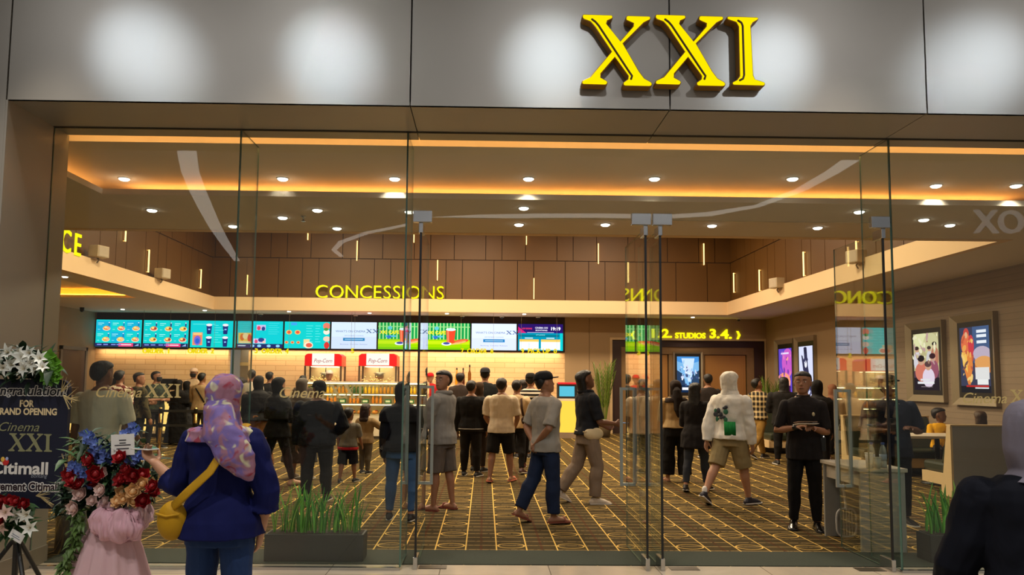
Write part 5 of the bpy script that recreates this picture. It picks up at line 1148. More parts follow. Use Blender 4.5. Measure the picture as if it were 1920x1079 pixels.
    def arm_tube(s, b, k, e, upto=2.0, start=0.0, cuff=0.0):
        sh, el, wr, fd, sd = s.arm[k]; H = s.H; w = s.w**.5
        P = [(sh, .031), (sh.lerp(el, .3), .0295), (sh.lerp(el, .7), .0265), (el, .0245), (el.lerp(wr, .3), .0245), (el.lerp(wr, .7), .019), (wr, .0155)]
        ts = [0, .3, .7, 1, 1.3, 1.7, 2]
        pts, rad = [], []
        for t, (p, r) in zip(ts, P):
            if t <= upto+1e-6: pts.append(p); rad.append(r*H*w+e)
        if upto not in ts:
            p = sh.lerp(el, upto) if upto < 1 else el.lerp(wr, upto-1)
            pts.append(p); rad.append(rad[-1]*.97+cuff)
        b.tube(pts, rad, None, 12, False)
        if e < .002 or True: b.ball(sh, (.0315*H*w+e*.9), None, 12, 8)
    def leg_tube(s, b, k, e, upto=2.0, flare=0.0):
        hip, kn, an = s.leg[k][:3]; H = s.H; w = s.w
        P = [(0, hip+V((0,0,.02*H)), .044), (.2, hip.lerp(kn, .2), .0465), (.6, hip.lerp(kn, .6), .041), (1, kn, .0315), (1.3, kn.lerp(an, .3)-V((0,.006*H,0)), .0325), (1.7, kn.lerp(an, .7), .0235), (2, an, .0185)]
        pts, rad = [], []
        last = None
        for t, p, r in P:
            rr = r*H*w+e+(flare*max(0, t-.6))
            if t <= upto+1e-6: pts.append(p); rad.append(rr)
            elif last is not None and last[0] < upto:
                q = (upto-last[0])/(t-last[0]); pts.append(last[1].lerp(p, q)); rad.append(last[2]+(rr-last[2])*q)
            last = (t, p, rr)
        b.tube(pts, rad, None, 14, False)
    def foot(s, b, k, e, sole=False):
        hip, kn, an, heel, ball, toe, fd, dn = s.leg[k]; H = s.H; side = fd.cross(dn).normalized()
        up = -dn
        def R(p, w, h, lo): return [p+side*(w*math.cos(2*PI*i/12))+up*((h if math.sin(2*PI*i/12) > 0 else lo)*math.sin(2*PI*i/12)) for i in range(12)]
        lo = .010*H+e*.6
        b.loft([R(heel-fd*.012*H-fd*e, .010*H+e, .012*H, lo*.7), R(heel, .019*H+e, .028*H+e, lo), R(an+fd*.02*H+dn*.03*H, .021*H+e, .032*H+e, lo), R(ball+fd*.0*H, .027*H+e, .018*H+e, lo), R(toe-fd*.018*H, .026*H+e, .012*H+e, lo), R(toe+fd*e, .014*H+e*.5, .006*H+e*.4, lo*.8)])
    def hand(s, b, k, curl=.5, grip=None):
        sh, el, wr, fd, sd = s.arm[k]; H = s.H
        # palm frame: fd along hand, pn palm normal (towards the body / down), sdv across
        pn = V((-sd, 0, 0)) if abs(fd.x) < .75 else V((0, 0, -1))
        if grip is not None: pn = V(grip)
        pn = (pn-fd*pn.dot(fd)).normalized(); ac = fd.cross(pn).normalized()
        if ac.y < 0 and abs(fd.y) < .8: ac = -ac                       # thumb side faces forward / up
        if abs(fd.y) >= .8 and ac.z < 0: ac = -ac
        def R(p, w, t): return [p+ac*(w*math.cos(2*PI*i/12))+pn*(t*math.sin(2*PI*i/12)) for i in range(12)]
        b.loft([R(wr-fd*.01*H, .016*H, .013*H), R(wr+fd*.012*H, .019*H, .011*H), R(wr+fd*.035*H, .025*H, .010*H), R(wr+fd*.056*H, .025*H, .008*H)])
        for i, (o, L) in enumerate(((.0185, .040), (.0062, .046), (-.0065, .043), (-.0185, .033))):
            p = wr+fd*(.053-.003*abs(i-1.3))*H+ac*o*H; d = (fd+ac*o*2.2).normalized(); pts = [p-d*.01*H, p]
            c = curl*(1+.12*i)
            for q in range(3):
                ang = c*(q+1)*.62; dd = d*math.cos(ang)+pn*math.sin(ang); p = p+dd*(L*H*(.45, .32, .23)[q]); pts.append(p)
            b.tube(pts, [.0052*H, .0052*H, .0050*H, .0046*H, .0040*H], None, 8, True)
        p = wr+fd*.012*H+ac*.016*H; d = (fd*.75+ac*.75+pn*.35).normalized(); d2 = (fd*.95+ac*.25+pn*(.3+.5*curl)).normalized()
        b.tube([p-d*.008*H, p+d*.018*H, p+d*.018*H+d2*.018*H, p+d*.018*H+d2*.034*H], [.0085*H, .0066*H, .0056*H, .0045*H], None, 8, True)
    def body(s, curl=(.5, .5), grip=(None, None), face=True):
        b = MB(); s.torso_loft(b, .455, .86, 0); H = s.H
        b.tube([s.T(.83), s.T(.86)+s.fy*.004*H, s.hp(0, -.05, .18)], [.036*H, .031*H*(1.0 if s.sex == 'm' else .88), .033*H*(1.0 if s.sex == 'm' else .88)], None, 14, False)
        s.head_loft(b, HEAD)
        b.loft([[s.hm @ V((x*w, y+d, z)) for x, z2, d in ((-1,0,-.06),(-.6,.0,0),(0,0,.03),(.6,0,0),(1,0,-.06),(0,0,-.10))] for w, y, z in ((.030,.40,.60),(.040,.44,.50),(.070,.50,.38),(.060,.45,.33))])
        for sd in (-1, 1): 
            b.loft([[s.hm @ V((sd*(.36+xx), -.03+yy*math.cos(2*PI*i/10), .47+zz*math.sin(2*PI*i/10))) for i in range(10)] for xx, yy, zz in ((-.05,.06,.11),(.03,.085,.135),(.055,.05,.09))])
        b.loft([[s.hm @ V((.11*w*math.cos(2*PI*i/10), .415+.05*w2, .235+.045*math.sin(2*PI*i/10)*w)) for i in range(10)] for w, w2 in ((1,0),(.9,.6),(.5,1))])
        for k in (0, 1):
            s.arm_tube(b, k, 0); s.hand(b, k, curl[k], grip[k]); s.leg_tube(b, k, 0); s.foot(b, k, 0)
            b.ball(s.leg[k][2], .019*H, None, 10, 6)
        o = b.build('body', s.sk, s.root, fix=False); remesh(o, s.vox, 3)
        return o
    def features(s, beard=False, lips=(120, 66, 58)):
        for sd in (-1, 1):
            e = MB(); e.ball((0,0,0), (.058,.03,.026)); e.v = [tuple(s.hm @ (V(p)+V((sd*.155, .405, .535)))) for p in e.v]
            eo = e.build('eye', mat((225,218,208), .3), s.root, True)
            i = MB(); i.ball((0,0,0), (.025,.014,.026)); i.v = [tuple(s.hm @ (V(p)+V((sd*.155, .428, .535)))) for p in i.v]; i.build('iris', mat((22,14,10), .2), eo, True)
            w = MB(); w.tube([(-.085*sd,.0,-.012),(0,.012,.012),(.095*sd,-.045,-.006)], [.012,.018,.010], None, 8); w.v = [tuple(s.hm @ (V(p)+V((sd*.155, .425, .635)))) for p in w.v]; w.build('eyebrow', hairm(), s.root, True)
        l = MB(); l.tube([(-.11,-.02,.0),(-.04,.018,.008),(.04,.018,.008),(.11,-.02,0)], [.010,.024,.024,.010], None, 8); l.v = [tuple(s.hm @ (V(p)+V((0, .452, .235)))) for p in l.v]; l.build('lips', mat(lips, .45), s.root, True)
        return s
    def top(s, m, hem=.46, sleeve=2.0, e=.02, flare=.05, name='shirt', disp=.02, neck=.85, se=None, thick=1.0, cuff=0.0):
        b = MB(); s.torso_loft(b, hem, .84, e, flare, thick)
        b.tube([s.T(.825), s.T(neck)+s.fy*.002], [.056*s.H, .042*s.H], None, 14, False)
        for k in (0, 1):
            if sleeve > 0: s.arm_tube(b, k, e if se is None else se, sleeve, cuff=cuff)
        o = b.build(name, m, s.root, fix=False); return remesh(o, s.vox, 3, disp)
    def bottom(s, m, length=1.93, e=.014, flare=.0, waist=.58, name='trousers', disp=.018):
        b = MB(); s.torso_loft(b, .448, waist, min(e, .008))
        for k in (0, 1): s.leg_tube(b, k, e, length, flare)
        o = b.build(name, m, s.root, fix=False); return remesh(o, s.vox, 3, disp)
    def skirt(s, m, low=.05, top=.62, e=.02, flare=.10, name='skirt', disp=.03):
        b = MB(); R = []; q = s.torso[2]; pz = s.pel.z/s.H
        ky = (s.leg[0][2].y+s.leg[1][2].y)/2; sy = abs(s.leg[0][2].y-s.leg[1][2].y)/2; sx = abs(s.leg[0][2].x-s.leg[1][2].x)/2
        for i in range(9):
            t = i/8; f = top+(low-top)*t; g = max(0, (t-.2))
            c = V((0, ky*g, f*s.H)); wd = (q[1]*s.w*(.86 if i == 0 else 1)+flare*g)*s.H+e
            R.append(_ring(c, V((1,0,0)), V((0,1,0)), max(wd, (sx+.05)*g), max((q[2]*s.w+flare*g)*s.H+e, (sy+.07)*g), max((q[3]*s.w+flare*g)*s.H+e, (sy+.05)*g), 20))
        b.loft(R); o = b.build(name, m, s.root, fix=False); return remesh(o, s.vox, 3, disp, .09)
    def shoes(s, m, kind='shoe', sole=(225,222,215)):
        for k in (0, 1):
            hip, kn, an, heel, ball, toe, fd, dn = s.leg[k]; H = s.H; side = fd.cross(dn).normalized()
            if kind == 'shoe':
                b = MB(); s.foot(b, k, .007); b.tube([an+dn*.022*H, an-dn*.01*H], [.027*H, .023*H], None, 12, False)
                o = b.build('shoe', m, s.root, fix=False); remesh(o, max(s.vox*.8, .007), 2)
            pl = [(-.040, .016), (-.035, .022), (.0, .024), (.04, .026), (.085, .033), (.112, .030), (.128, .016)]
            out = [an+fd*(a*H)+side*(w*H) for a, w in pl]+[an+fd*(a*H)-side*(w*H) for a, w in pl[::-1]]
            b = MB(); lo = dn*(.0405*H); th = dn*(.014*H)
            n = len(out); vs_ = [p+lo-th*.4 for p in out]+[p+lo+th*.2 for p in out]
            b.add(vs_, [tuple(range(n)), tuple(range(2*n-1, n-1, -1))]+[(i, i+n, (i+1) % n+n, (i+1) % n) for i in range(n)])
            so = b.build('sole' if kind == 'shoe' else 'sandal', mat(sole, .7) if kind == 'shoe' else m, s.root)
            if kind == 'sandal':
                b = MB(); c = ball+dn*-.012*H
                b.tube([ball+side*.030*H+dn*.012*H, ball-dn*.020*H+side*.014*H, ball-dn*.020*H-side*.014*H, ball-side*.030*H+dn*.012*H], .006*H, None, 8); b.build('strap', m, so, True)
        return s
    def hair(s, m=None, long=0.0, puff=0.0):
        b = MB(); s.head_loft(b, HAIR, puff)
        if long:
            b.loft([[s.hm @ p for p in _ring(V((0, (yf+yb)/2, t)), V((1,0,0)), V((0,1,0)), hw, (yf-yb)/2, (yf-yb)/2)] for t, hw, yf, yb in ((.7,.40,.0,-.54),(.3,.43,-.02,-.56),(-.1,.42,-.10,-.56),(-.1-long*.5,.46,-.22,-.60),(-.1-long,.34,-.30,-.58))])
        o = b.build('hair', m or hairm(), s.root, fix=False); remesh(o, max(.007, s.vox*.85), 2, .008, .05); return o
    def hijab(s, m, drop=1.1, name='headscarf', back=None, disp=.012, wide=1.0, grow=0.0, drape=True):
        b = MB(); s.head_loft(b, HIJAB, grow)
        back = drop if back is None else back
        sw = s.arm[1][0].x/s.hs
        if not drape: sw = -.5; drop = .5
        prof = [(-.06,.36,.40,-.42),(-.20,.46,.43,-.50),(-.34,.78 if drape else .5,.50,-.58),(-.46,(sw+.20)*wide,.54,-.60),(-.62,(sw+.36)*wide,.57,-.62),(-.85,(sw+.42)*wide,.60,-.64)]
        if not drape: prof = prof[:3]
        if drop < .93: prof = prof[:5]
        b.loft([_ring(s.T(.855)+s.sp*(t*s.hs)+s.fy*((yf+yb)/2*s.hs), V((1,0,0)), s.fy, hw*s.hs, (yf-yb)/2*s.hs, (yf-yb)/2*s.hs, 20) for t, hw, yf, yb in [(p[0]+.12, p[1]+(.10 if p[0] < -.3 else 0), p[2]+(.10 if p[0] < -.3 else 0), p[3]-(.10 if p[0] < -.3 else 0)) for p in prof][::-1]])
        if drop > .9:
            b.loft([_ring(s.T(.855)+s.sp*(t*s.hs)+s.fy*(-.02*s.hs), V((1,0,0)), s.fy, (hw+.10)*s.hs, .74*s.hs, .74*s.hs, 20) for t, hw in ((-.6, (sw+.40)*wide), (-drop*.8, (sw+.42)*wide), (-drop, (sw+.40)*wide))])
        o = b.build(name, m, s.root, fix=False); remesh(o, s.vox, 3, disp, .08); return o
    def hood(s, m):
        b = MB(); s.head_loft(b, HIJAB, .05)
        b.loft([_ring(s.T(.83)+s.sp*(t*s.hs), V((1,0,0)), s.fy, hw*s.hs, .45*s.hs, .52*s.hs, 18) for t, hw in ((-.1,.62),(.1,.55),(.3,.42))])
        o = b.build('hood', m, s.root, fix=False); remesh(o, s.vox, 3, .016, .06); return o
    def cap(s, m, brim=1, flat=False):
        b = MB(); s.head_loft(b, [(.66,.43,.44,-.56),(.78,.43,.45,-.56),(.92,.40,.42,-.52),(1.04,.32,.32,-.42),(1.11,.16,.14,-.22)])
        o = b.build('cap', m, s.root, True)
        bb = MB(); y0 = .40*brim
        bb.loft([[s.hm @ V((hw*math.cos(PI*i/8), (y0+brim*d*math.sin(PI*i/8)) , z)) for i in range(9)] for hw, d, z in ((.36,.34,.70),(.37,.36,.73),(.36,.34,.75))]); bb.build('brim', m, o, True)
        return o
    def mask(s, m):
        b = MB(); s.head_loft(b, [(.04,.22,.42,.10),(.12,.29,.47,.10),(.25,.34,.50,.08),(.38,.35,.52,.08),(.46,.34,.49,.08)]); return b.build('face_mask', m, s.root, True)
    def P(s, k, side=0):                                            # world-independent local joint helpers
        return s.arm[k]
# ------------------------------------------------------------------ the people
HANG = ((.12,-.02,-1),(.05,.22,-1)); LOOSE = ((.16,.06,-1),(.02,.40,-1)); PHONE = ((.15,.22,-1),(-.45,.9,.15)); CROSS = ((.22,.30,-1),(-.95,.50,.10)); BEHIND = ((.16,-.42,-1),(-.75,-.12,-.62)); SWING = ((.12,.40,-1),(.02,.75,-1)); SWINGB = ((.12,-.45,-1),(.05,-.15,-1)); REACH = ((.10,.9,-.5),(0,1,.15)); UP = ((.2,.5,-.8),(-.25,.6,.9)); HIP = ((.45,-.15,-1),(-.5,.5,-.45)); FOLD = ((.10,.25,-1),(-.7,.7,-.1))
STAND = ((3,3,4,0),(-3,3,4,0)); STEP = ((20,2,6,0),(-16,2,26,-28)); WALK = ((-18,2,24,-30),(22,2,8,2)); SHIFT = ((6,5,12,0),(-2,4,2,0)); WIDE = ((4,10,6,0),(-4,10,6,0))
BLK, BLK2, CHAR, NAVYC, WHT, OFFW = (20,19,20), (28,26,26), (46,46,48), (22,28,44), (226,222,214), (206,198,182)
_sk = {'l': (176,128,98), 'm': (150,104,76), 'd': (120,80,58)}
def PP(label, u, vf, vh, face, sex='m', Y=None, sk='m', **kw):
    p = atz(u, vf) if Y is None else at(u, 760, Y)
    H = at(u, vh, p.y).z/1.02
    return Person(label, p.x, p.y, face, H, sex, sk=_sk[sk], **kw)
def wpt(s, p):
    a = s.root.rotation_euler.z; p = V(p); return V((s.root.location.x+p.x*math.cos(a)-p.y*math.sin(a), s.root.location.y+p.x*math.sin(a)+p.y*math.cos(a), s.root.location.z+p.z))
def ring_bag(name, label, s, pts, rads, body, body_r, m, strap_m=None, cat='bag'):
    """bag hanging on a person: strap along local points, pouch at the end"""
    base = wpt(s, body); o = empty(name, base, s.root.rotation_euler.z, label, cat)
    if pts:
        b = MB(); b.tube([V(p)-V(body) for p in pts], rads, None, 8); b.build('strap', strap_m or m, o, True)
    b = MB(); b.ball((0, 0, -body_r[2]*.6), body_r, None, 16, 10); po = b.build('pouch', m, o, True); po.modifiers.new('s', 'SUBSURF').levels = 1
    b = MB(); b.tube([(-body_r[0]*.75, -body_r[1]*.8, -body_r[2]*.2), (0, -body_r[1]*1.02, -body_r[2]*.3), (body_r[0]*.75, -body_r[1]*.8, -body_r[2]*.2)], .006, None, 6); b.build('zip', strap_m or m, o, True)
    return o
JEAN, BJEAN = cloth((52, 82, 124)), cloth((30, 42, 74))
# --- two women outside the glass
s = Person('woman in navy blouse, jeans and purple flowered headscarf, seen from behind at the flowers', at(422, 760, 4.05).x, 4.05, 6, at(417, 694, 4.05).z/1.03, 'f', 1.04, arms=(((.36,.14,-1),(.90,.40,.56)), ((.36,-.10,-1),(-.22,.30,-1))), legs=((4,3,5,0),(-2,3,4,0)), sk=_sk['l'], vox=.006, head=(6,-2))
front = s; s.body((.7,.4), ((0,0,1), None)); s.bottom(cloth((38, 60, 104), scale=12.0), 1.95, .016); s.top(cloth((9, 17, 74), .2), .478, 1.4, .032, .16, 'blouse', .03, se=.028, cuff=.014); s.shoes(mat((60,50,46)))
FLO = cloth((122,104,166), .15, .8, .5, 7.0, (158,112,132), 'floral')
s.hijab(FLO, .90, wide=.80, disp=.02)
b = MB(); b.loft([_ring(V((x, y, s.T(f).z)), V((1,0,.25 if f < .8 else 0)).normalized(), V((0,1,0)), rx, ry, ry, 16) for f, x, y, rx, ry in ((.945, .0,-.055,.04,.03),(.905,.01,-.095,.085,.045),(.86,.035,-.125,.092,.05),(.80,.08,-.155,.115,.045),(.74,.14,-.160,.098,.04),(.69,.19,-.150,.05,.03),(.665,.215,-.14,.014,.015))]); t_ = b.build('scarf_tail', FLO, s.root, fix=False); remesh(t_, .007, 3, .02, .07)
YB_ = cloth((186,140,22), .15, .6)
ring_bag('shoulder_bag', 'mustard yellow bag worn across the back of the woman in navy', s, [(.115,.02,s.T(.845).z),(.09,-.12,s.T(.80).z),(.02,-.185,s.T(.70).z),(-.08,-.205,s.T(.635).z),(-.165,-.185,s.T(.585).z)], [(.026,.006)]*5, (-.185,-.15,s.T(.575).z), (.078,.060,.10), YB_)
h = s.arm[0]; w_ = wpt(s, h[2]+h[3]*.070*s.H+V((0,0,.014*s.H))); o = empty('phone', w_, s.root.rotation_euler.z+math.atan2(h[3].y, h[3].x), 'white phone in the hand of the woman in navy', 'phone'); b = MB(); b.box((-.075,-.035,-.004),(.075,.035,.004), mat((226,220,214),.3)); b.build('case', None, o, bevel=.003); b = MB(); b.box((-.07,-.031,.0041),(.07,.031,.005)); b.build('screen', mat((20,22,26),.1), o)
s = Person('woman in black with pale lavender headscarf, cut off by the right edge of the picture', at(1946, 800, 2.55).x, 2.55, 24, at(1925, 738, 2.55).z/1.03, 'f', 1.10, arms=(((.36,.05,-1),(.1,.5,-1)), HANG), sk=_sk['l'], vox=.006, lean=4)
s.body(); s.skirt(cloth((14,16,26)), .06, .60, .03, .12, 'long_skirt'); s.top(cloth((13,16,28), .2), .42, 2, .036, .14, 'jacket', .03, se=.032, neck=.862); s.shoes(mat(BLK))
s.hijab(cloth((132,126,140), .08, .8), .80, wide=.74, grow=.06, drape=False)

# --- people seen through the left panes
s = PP('man in sage green short sleeved shirt and grey trousers, from behind, nearest behind the flowers', 190, 0, 674, 4, Y=7.5, sk='d', wide=1.10, arms=(HANG, ((.30,.10,-1),(-.10,.7,-.45))), head=(14,0))
s.body(); s.bottom(cloth((150, 152, 136)), e=.018); s.top(cloth((196, 194, 172), .1), .455, .82, .026, .06, 'shirt', .02); s.shoes(mat(BLK2)); s.hair(hairm((10,9,8)), 0, .02)
b = MB(); b.tube([V((.066*math.cos(a)*s.H/1.7, .058*math.sin(a)*s.H/1.7, 0))+s.T(.848) for a in [2*PI*i/20 for i in range(21)]], (.014), None, 8, False); b.build('collar', cloth((198,196,176), .1), s.root, True)
s = PP('man in maroon jersey with pale lettering at the order counter', 222, 0, 693, 0, Y=14.1, arms=(PHONE, HANG)); s.body(); s.bottom(cloth((52,40,34))); s.top(cloth((96,34,28), col2=(220,206,180), pat='blotch'), .48, .9, .022); s.shoes(mat(BLK)); s.hair()
s = PP('man in dark olive jacket looking right at the order counter', 259, 0, 697, 40, Y=14.5, arms=(PHONE, LOOSE), head=(40,0)); s.body(); s.bottom(cloth(BLK)); s.top(cloth((74,66,40), col2=(40,38,26), pat='blotch'), .48, 2, .026, name='jacket'); s.shoes(mat(BLK)); s.hair()
s = PP('man in black tee with crossed arms and a dark face mask', 288, 841, 695, 118, sk='m', arms=(CROSS, CROSS), head=(-20,4), wide=1.1); s.body((.9,.9)); s.features(); s.bottom(cloth((30,28,28))); s.top(cloth((44,50,44), col2=(60,70,52), pat='blotch'), .47, .85, .024); s.shoes(mat(BLK)); s.hair(); s.mask(mat((18,18,20), .8))
s = PP('woman in loose black dress and headscarf beside the man with crossed arms', 331, 834, 712, 8, 'f', arms=(PHONE, PHONE), wide=1.15); s.body(); s.skirt(cloth(BLK), .03, .66, .03, .08, 'dress'); s.top(cloth(BLK), .5, 2, .03); s.shoes(mat((60,50,46))); s.hijab(cloth(BLK2), 1.6)
s = PP('woman in black headscarf behind the one in the loose black dress', 349, 0, 714, 20, 'f', Y=18.8, arms=(PHONE, HANG)); s.body(); s.skirt(cloth(CHAR), .04, .6, .03, .07, 'dress'); s.top(cloth(CHAR), .5, 2, .03); s.shoes(mat(BLK)); s.hijab(cloth(BLK), 1.2)
s = PP('man in beige jacket with a dark strap across the back', 374, 836, 698, 10, arms=(PHONE, HANG), wide=1.15); s.body(); s.bottom(cloth((60,52,44))); s.top(cloth((170,142,102), .12), .48, 2, .030, name='jacket'); s.shoes(mat(BLK)); s.hair()
ring_bag('sling_bag', 'dark sling bag on the back of the beige jacket', s, [(-.10,-.02,s.T(.84).z),(-.06,-.15,s.T(.79).z),(.06,-.17,s.T(.70).z),(.15,-.13,s.T(.60).z)], [(.016,.006)]*4, (.17,-.08,s.T(.58).z), (.08,.05,.07), cloth(BLK))
s = PP('counter staff in pale cap and beige shirt behind the beige jacket', 361, 0, 690, 175, Y=21.3, arms=(PHONE, PHONE)); s.body(); s.features(); s.bottom(cloth(BLK)); s.top(cloth((206,176,140)), .48, .8, .024); s.shoes(mat(BLK)); s.hair(); s.cap(cloth((226,196,170))); s.mask(mat((28,28,30), .8))
s = PP('man in white shirt at the counter, right of the purple headscarf', 470, 0, 692, -12, Y=17.2, arms=(PHONE, HANG)); s.body(); s.bottom(cloth(CHAR)); s.top(cloth((216,204,186)), .48, .9, .024); s.shoes(mat(BLK)); s.hair()
s = PP('man in black by the counter behind two black headscarves', 504, 0, 696, 5, Y=18.4, arms=(HANG, PHONE)); s.body(); s.bottom(cloth(BLK)); s.top(cloth(BLK2), .48, 2, .026); s.shoes(mat(BLK)); s.hair()
s = PP('woman in black coat and headscarf above a brown skirt', 484, 0, 704, 6, 'f', Y=13.4, arms=(LOOSE, HIP), wide=1.25); s.body(); s.skirt(cloth((110,72,36)), .04, .58, .02, .07); s.top(cloth(BLK), .52, 2, .034, .1, 'coat'); s.shoes(mat(BLK)); s.hijab(cloth(BLK2), 1.5)
s = PP('woman in black top and leggings striding right with long dark scarf', 517, 912, 705, 42, 'f', arms=(PHONE, ((.25,.3,-1),(-.2,.9,.05))), legs=((-14,5,4,-6),(16,5,4,0)), sk='l'); s.body(); s.bottom(cloth((26,24,25)), 1.95, .012, name='leggings'); s.top(cloth((26,25,26)), .46, 2, .032, .12, 'tunic', .03); s.shoes(mat((196,150,120)), 'shoe', (120,90,70)); s.hijab(cloth((38,38,38)), 1.7, back=1.7)
s = PP('woman in leopard print top and grey headscarf holding a drink', 562, 898, 708, 22, 'f', arms=(PHONE, HIP), wide=1.2, sk='l'); s.body(); s.skirt(cloth((58,56,54)), .17, .60, .03, .06, 'skirt', .03); s.top(cloth((92,70,44), col2=(36,26,18), pat='leopard'), .43, 2, .036, .14, 'tunic'); s.shoes(mat((150,130,110))); s.hijab(cloth((104,96,88)), 1.2)
s = PP('man with black hair behind the grey headscarf', 567, 0, 703, 0, Y=18.4); s.body(); s.bottom(cloth(BLK)); s.top(cloth((70,56,44)), .48, 2, .024); s.shoes(mat(BLK)); s.hair()
s = PP('person in black jacket and black cap behind the grassy planter at left', 597, 0, 713, -8, Y=9.9, arms=(HANG, HIP), wide=1.32, sk='d', lean=3, head=(-30,0)); s.body(); s.bottom(cloth((34,34,36)), 1.95, .018); s.top(cloth((17,17,19)), .46, 2, .034, .06, 'jacket', .03); s.shoes(mat(BLK)); s.hair(); s.cap(cloth(BLK))
s = PP('counter staff in white cap in front of the left popcorn machine', 616, 0, 694, 170, Y=21.27, arms=(PHONE, UP)); s.body(); s.bottom(cloth(BLK)); s.top(cloth((226,200,180)), .48, .8, .024); s.shoes(mat(BLK)); s.hair(); s.cap(cloth((232,214,206)))
s = PP('child in grey tee with red waistband and black shorts', 651, 905, 770, 12, child=True, arms=(HANG, SWING), legs=((-6,4,6,-4),(12,4,10,0)), vox=.009, wide=1.15); s.body(); s.bottom(cloth(BLK), 1.12, .024, .03, .62, 'shorts'); s.top(cloth((112,106,96), .15), .50, .9, .024); s.shoes(mat(BLK)); s.hair()
b = MB(); s.torso_loft(b, .46, .50, .034, .05); o = b.build('waistband', cloth((166,22,24)), s.root, fix=False); remesh(o, .009, 2)
s = PP('child in beige sweater reaching for the display case', 684, 888, 762, 24, child=True, arms=(HANG, ((.5,.55,-.5),(.5,.9,.35))), legs=((6,3,6,0),(-4,3,4,0)), vox=.009, wide=1.1); s.body(); s.bottom(cloth((92,82,66)), 1.95, .016); s.top(cloth((150,124,88), .12), .46, 2, .026, name='sweater'); s.shoes(mat(BLK)); s.hair(hairm((34,16,14)), .35, .02)
s = PP('woman in black top and blue jeans with a black bag, behind the glass fin', 751, 975, 714, 6, 'f', arms=(HANG, ((.2,.3,-1),(-.3,.8,.3))), wide=1.08, legs=((2,4,4,0),(-6,4,4,0)), sk='l'); s.body(); s.bottom(cloth((58,88,126)), 1.9, .012); s.top(cloth((22,21,22)), .50, 2, .032, .10, 'blouse'); s.shoes(mat(BLK2)); s.hijab(cloth((18,17,18)), 1.05)
ring_bag('handbag', 'small black handbag at the left hip of the woman in jeans', s, [(.06,-.03,s.T(.845).z),(-.02,-.14,s.T(.76).z),(-.15,-.10,s.T(.60).z),(-.19,-.02,s.T(.52).z)], [.008]*4, (-.20,.0,s.T(.53).z), (.05,.11,.085), cloth(BLK, .1, .4))
s = PP('young man in grey hoodie and long shorts looking at the viewer from the left door', 827, 957, 692, -62, arms=(((.12,.25,-1),(-.4,.8,.75)), FOLD), head=(-82,2), legs=((4,3,3,0),(-5,3,3,0)), sk='m'); s.body((.7,.6)); s.features(); s.bottom(cloth((92,82,74)), 1.04, .034, .03, name='shorts'); s.top(cloth((126,122,116), .12), .475, 2, .030, .05, 'hoodie', .025); s.shoes(mat((120,52,40)), 'sandal'); s.hair(hairm((16,13,12)), 0, .02)
b = MB(); b.tube([V((.085*math.cos(a), .075*math.sin(a)-.02, 0))+s.T(.845) for a in [2*PI*i/18 for i in range(19)]], .030, None, 10, False); o = b.build('hood_folded', cloth((126,122,116), .12), s.root, True)
# --- people seen through the left opening
s = PP('counter staff in red cap behind the hoodie', 806, 0, 699, 185, Y=21.2); s.body(); s.bottom(cloth(BLK)); s.top(cloth((170,30,34)), .48, .9, .024); s.shoes(mat(BLK)); s.hair(); s.cap(cloth((190,24,34)))
s = PP('man in black sweatshirt with a white hem line and dark trousers', 882, 893, 712, 14, arms=(HANG, LOOSE), legs=((4,3,4,0),(-3,3,3,0)), wide=1.12); s.body(); s.bottom(cloth((24,22,22)), 1.95, .02); s.top(cloth((20,20,22)), .465, 2, .032, .03, 'sweatshirt'); s.shoes(mat((24,24,28))); s.hair()
b = MB(); s.torso_loft(b, .492, .503, .036, .05); o = b.build('hem_line', cloth((150,146,140)), s.root, fix=False); remesh(o, .007, 1)
s = PP('man with round head of hair deep behind the black sweatshirt', 862, 0, 698, 0, Y=17.5); s.body(); s.bottom(cloth(BLK)); s.top(cloth((60,50,46)), .48, 2, .024); s.shoes(mat(BLK)); s.hair(None, 0, .03)
s = PP('man in black tee and backward cap at the pick up counter', 909, 0, 689, 4, Y=15.4, arms=(PHONE, HANG)); s.body(); s.bottom(cloth(BLK)); s.top(cloth((24,28,30)), .48, .9, .026); s.shoes(mat(BLK)); s.hair(); s.cap(cloth((40,42,48)), -1)
s = PP('woman in dark coat between the sweatshirt and the white tee', 898, 0, 716, 30, 'f', Y=13.2, arms=(PHONE, HANG)); s.body(); s.bottom(cloth((48,38,30))); s.top(cloth((34,30,28)), .44, 2, .03, .1, 'coat'); s.shoes(mat(BLK)); s.hijab(cloth((60,44,30)), 1.0)
s = PP('man in white tee, black shorts and flip flops, from behind', 939, 905, 708, 10, arms=(((.2,.1,-1),(-.2,.6,-.5)), ((.2,.1,-1),(-.2,.6,-.5))), legs=((-8,6,3,-6),(10,5,6,0)), wide=1.1); s.body(); s.bottom(cloth((20,19,20)), 1.0, .034, .03, name='shorts'); s.top(cloth((220,204,178), .08), .475, .85, .030, .06, 'tee', .025); s.shoes(mat((214,120,90)), 'sandal'); s.hair()
s = PP('man in cream tee with a dark rucksack strap and black trousers', 968, 888, 712, 14, arms=(HANG, LOOSE), legs=((6,4,5,0),(-8,4,8,-8))); s.body(); s.bottom(cloth((22,20,20)), 1.95, .014); s.top(cloth((222,196,156), .1), .485, .85, .026, name='tee'); s.shoes(mat((60,30,30))); s.hair()
ring_bag('sling_bag', 'dark strap bag on the cream tee', s, [(.10,.02,s.T(.84).z),(.10,-.12,s.T(.80).z),(.12,-.15,s.T(.70).z),(.14,-.13,s.T(.62).z)], [(.018,.006)]*4, (.15,-.10,s.T(.60).z), (.05,.05,.07), cloth((60,40,30)))
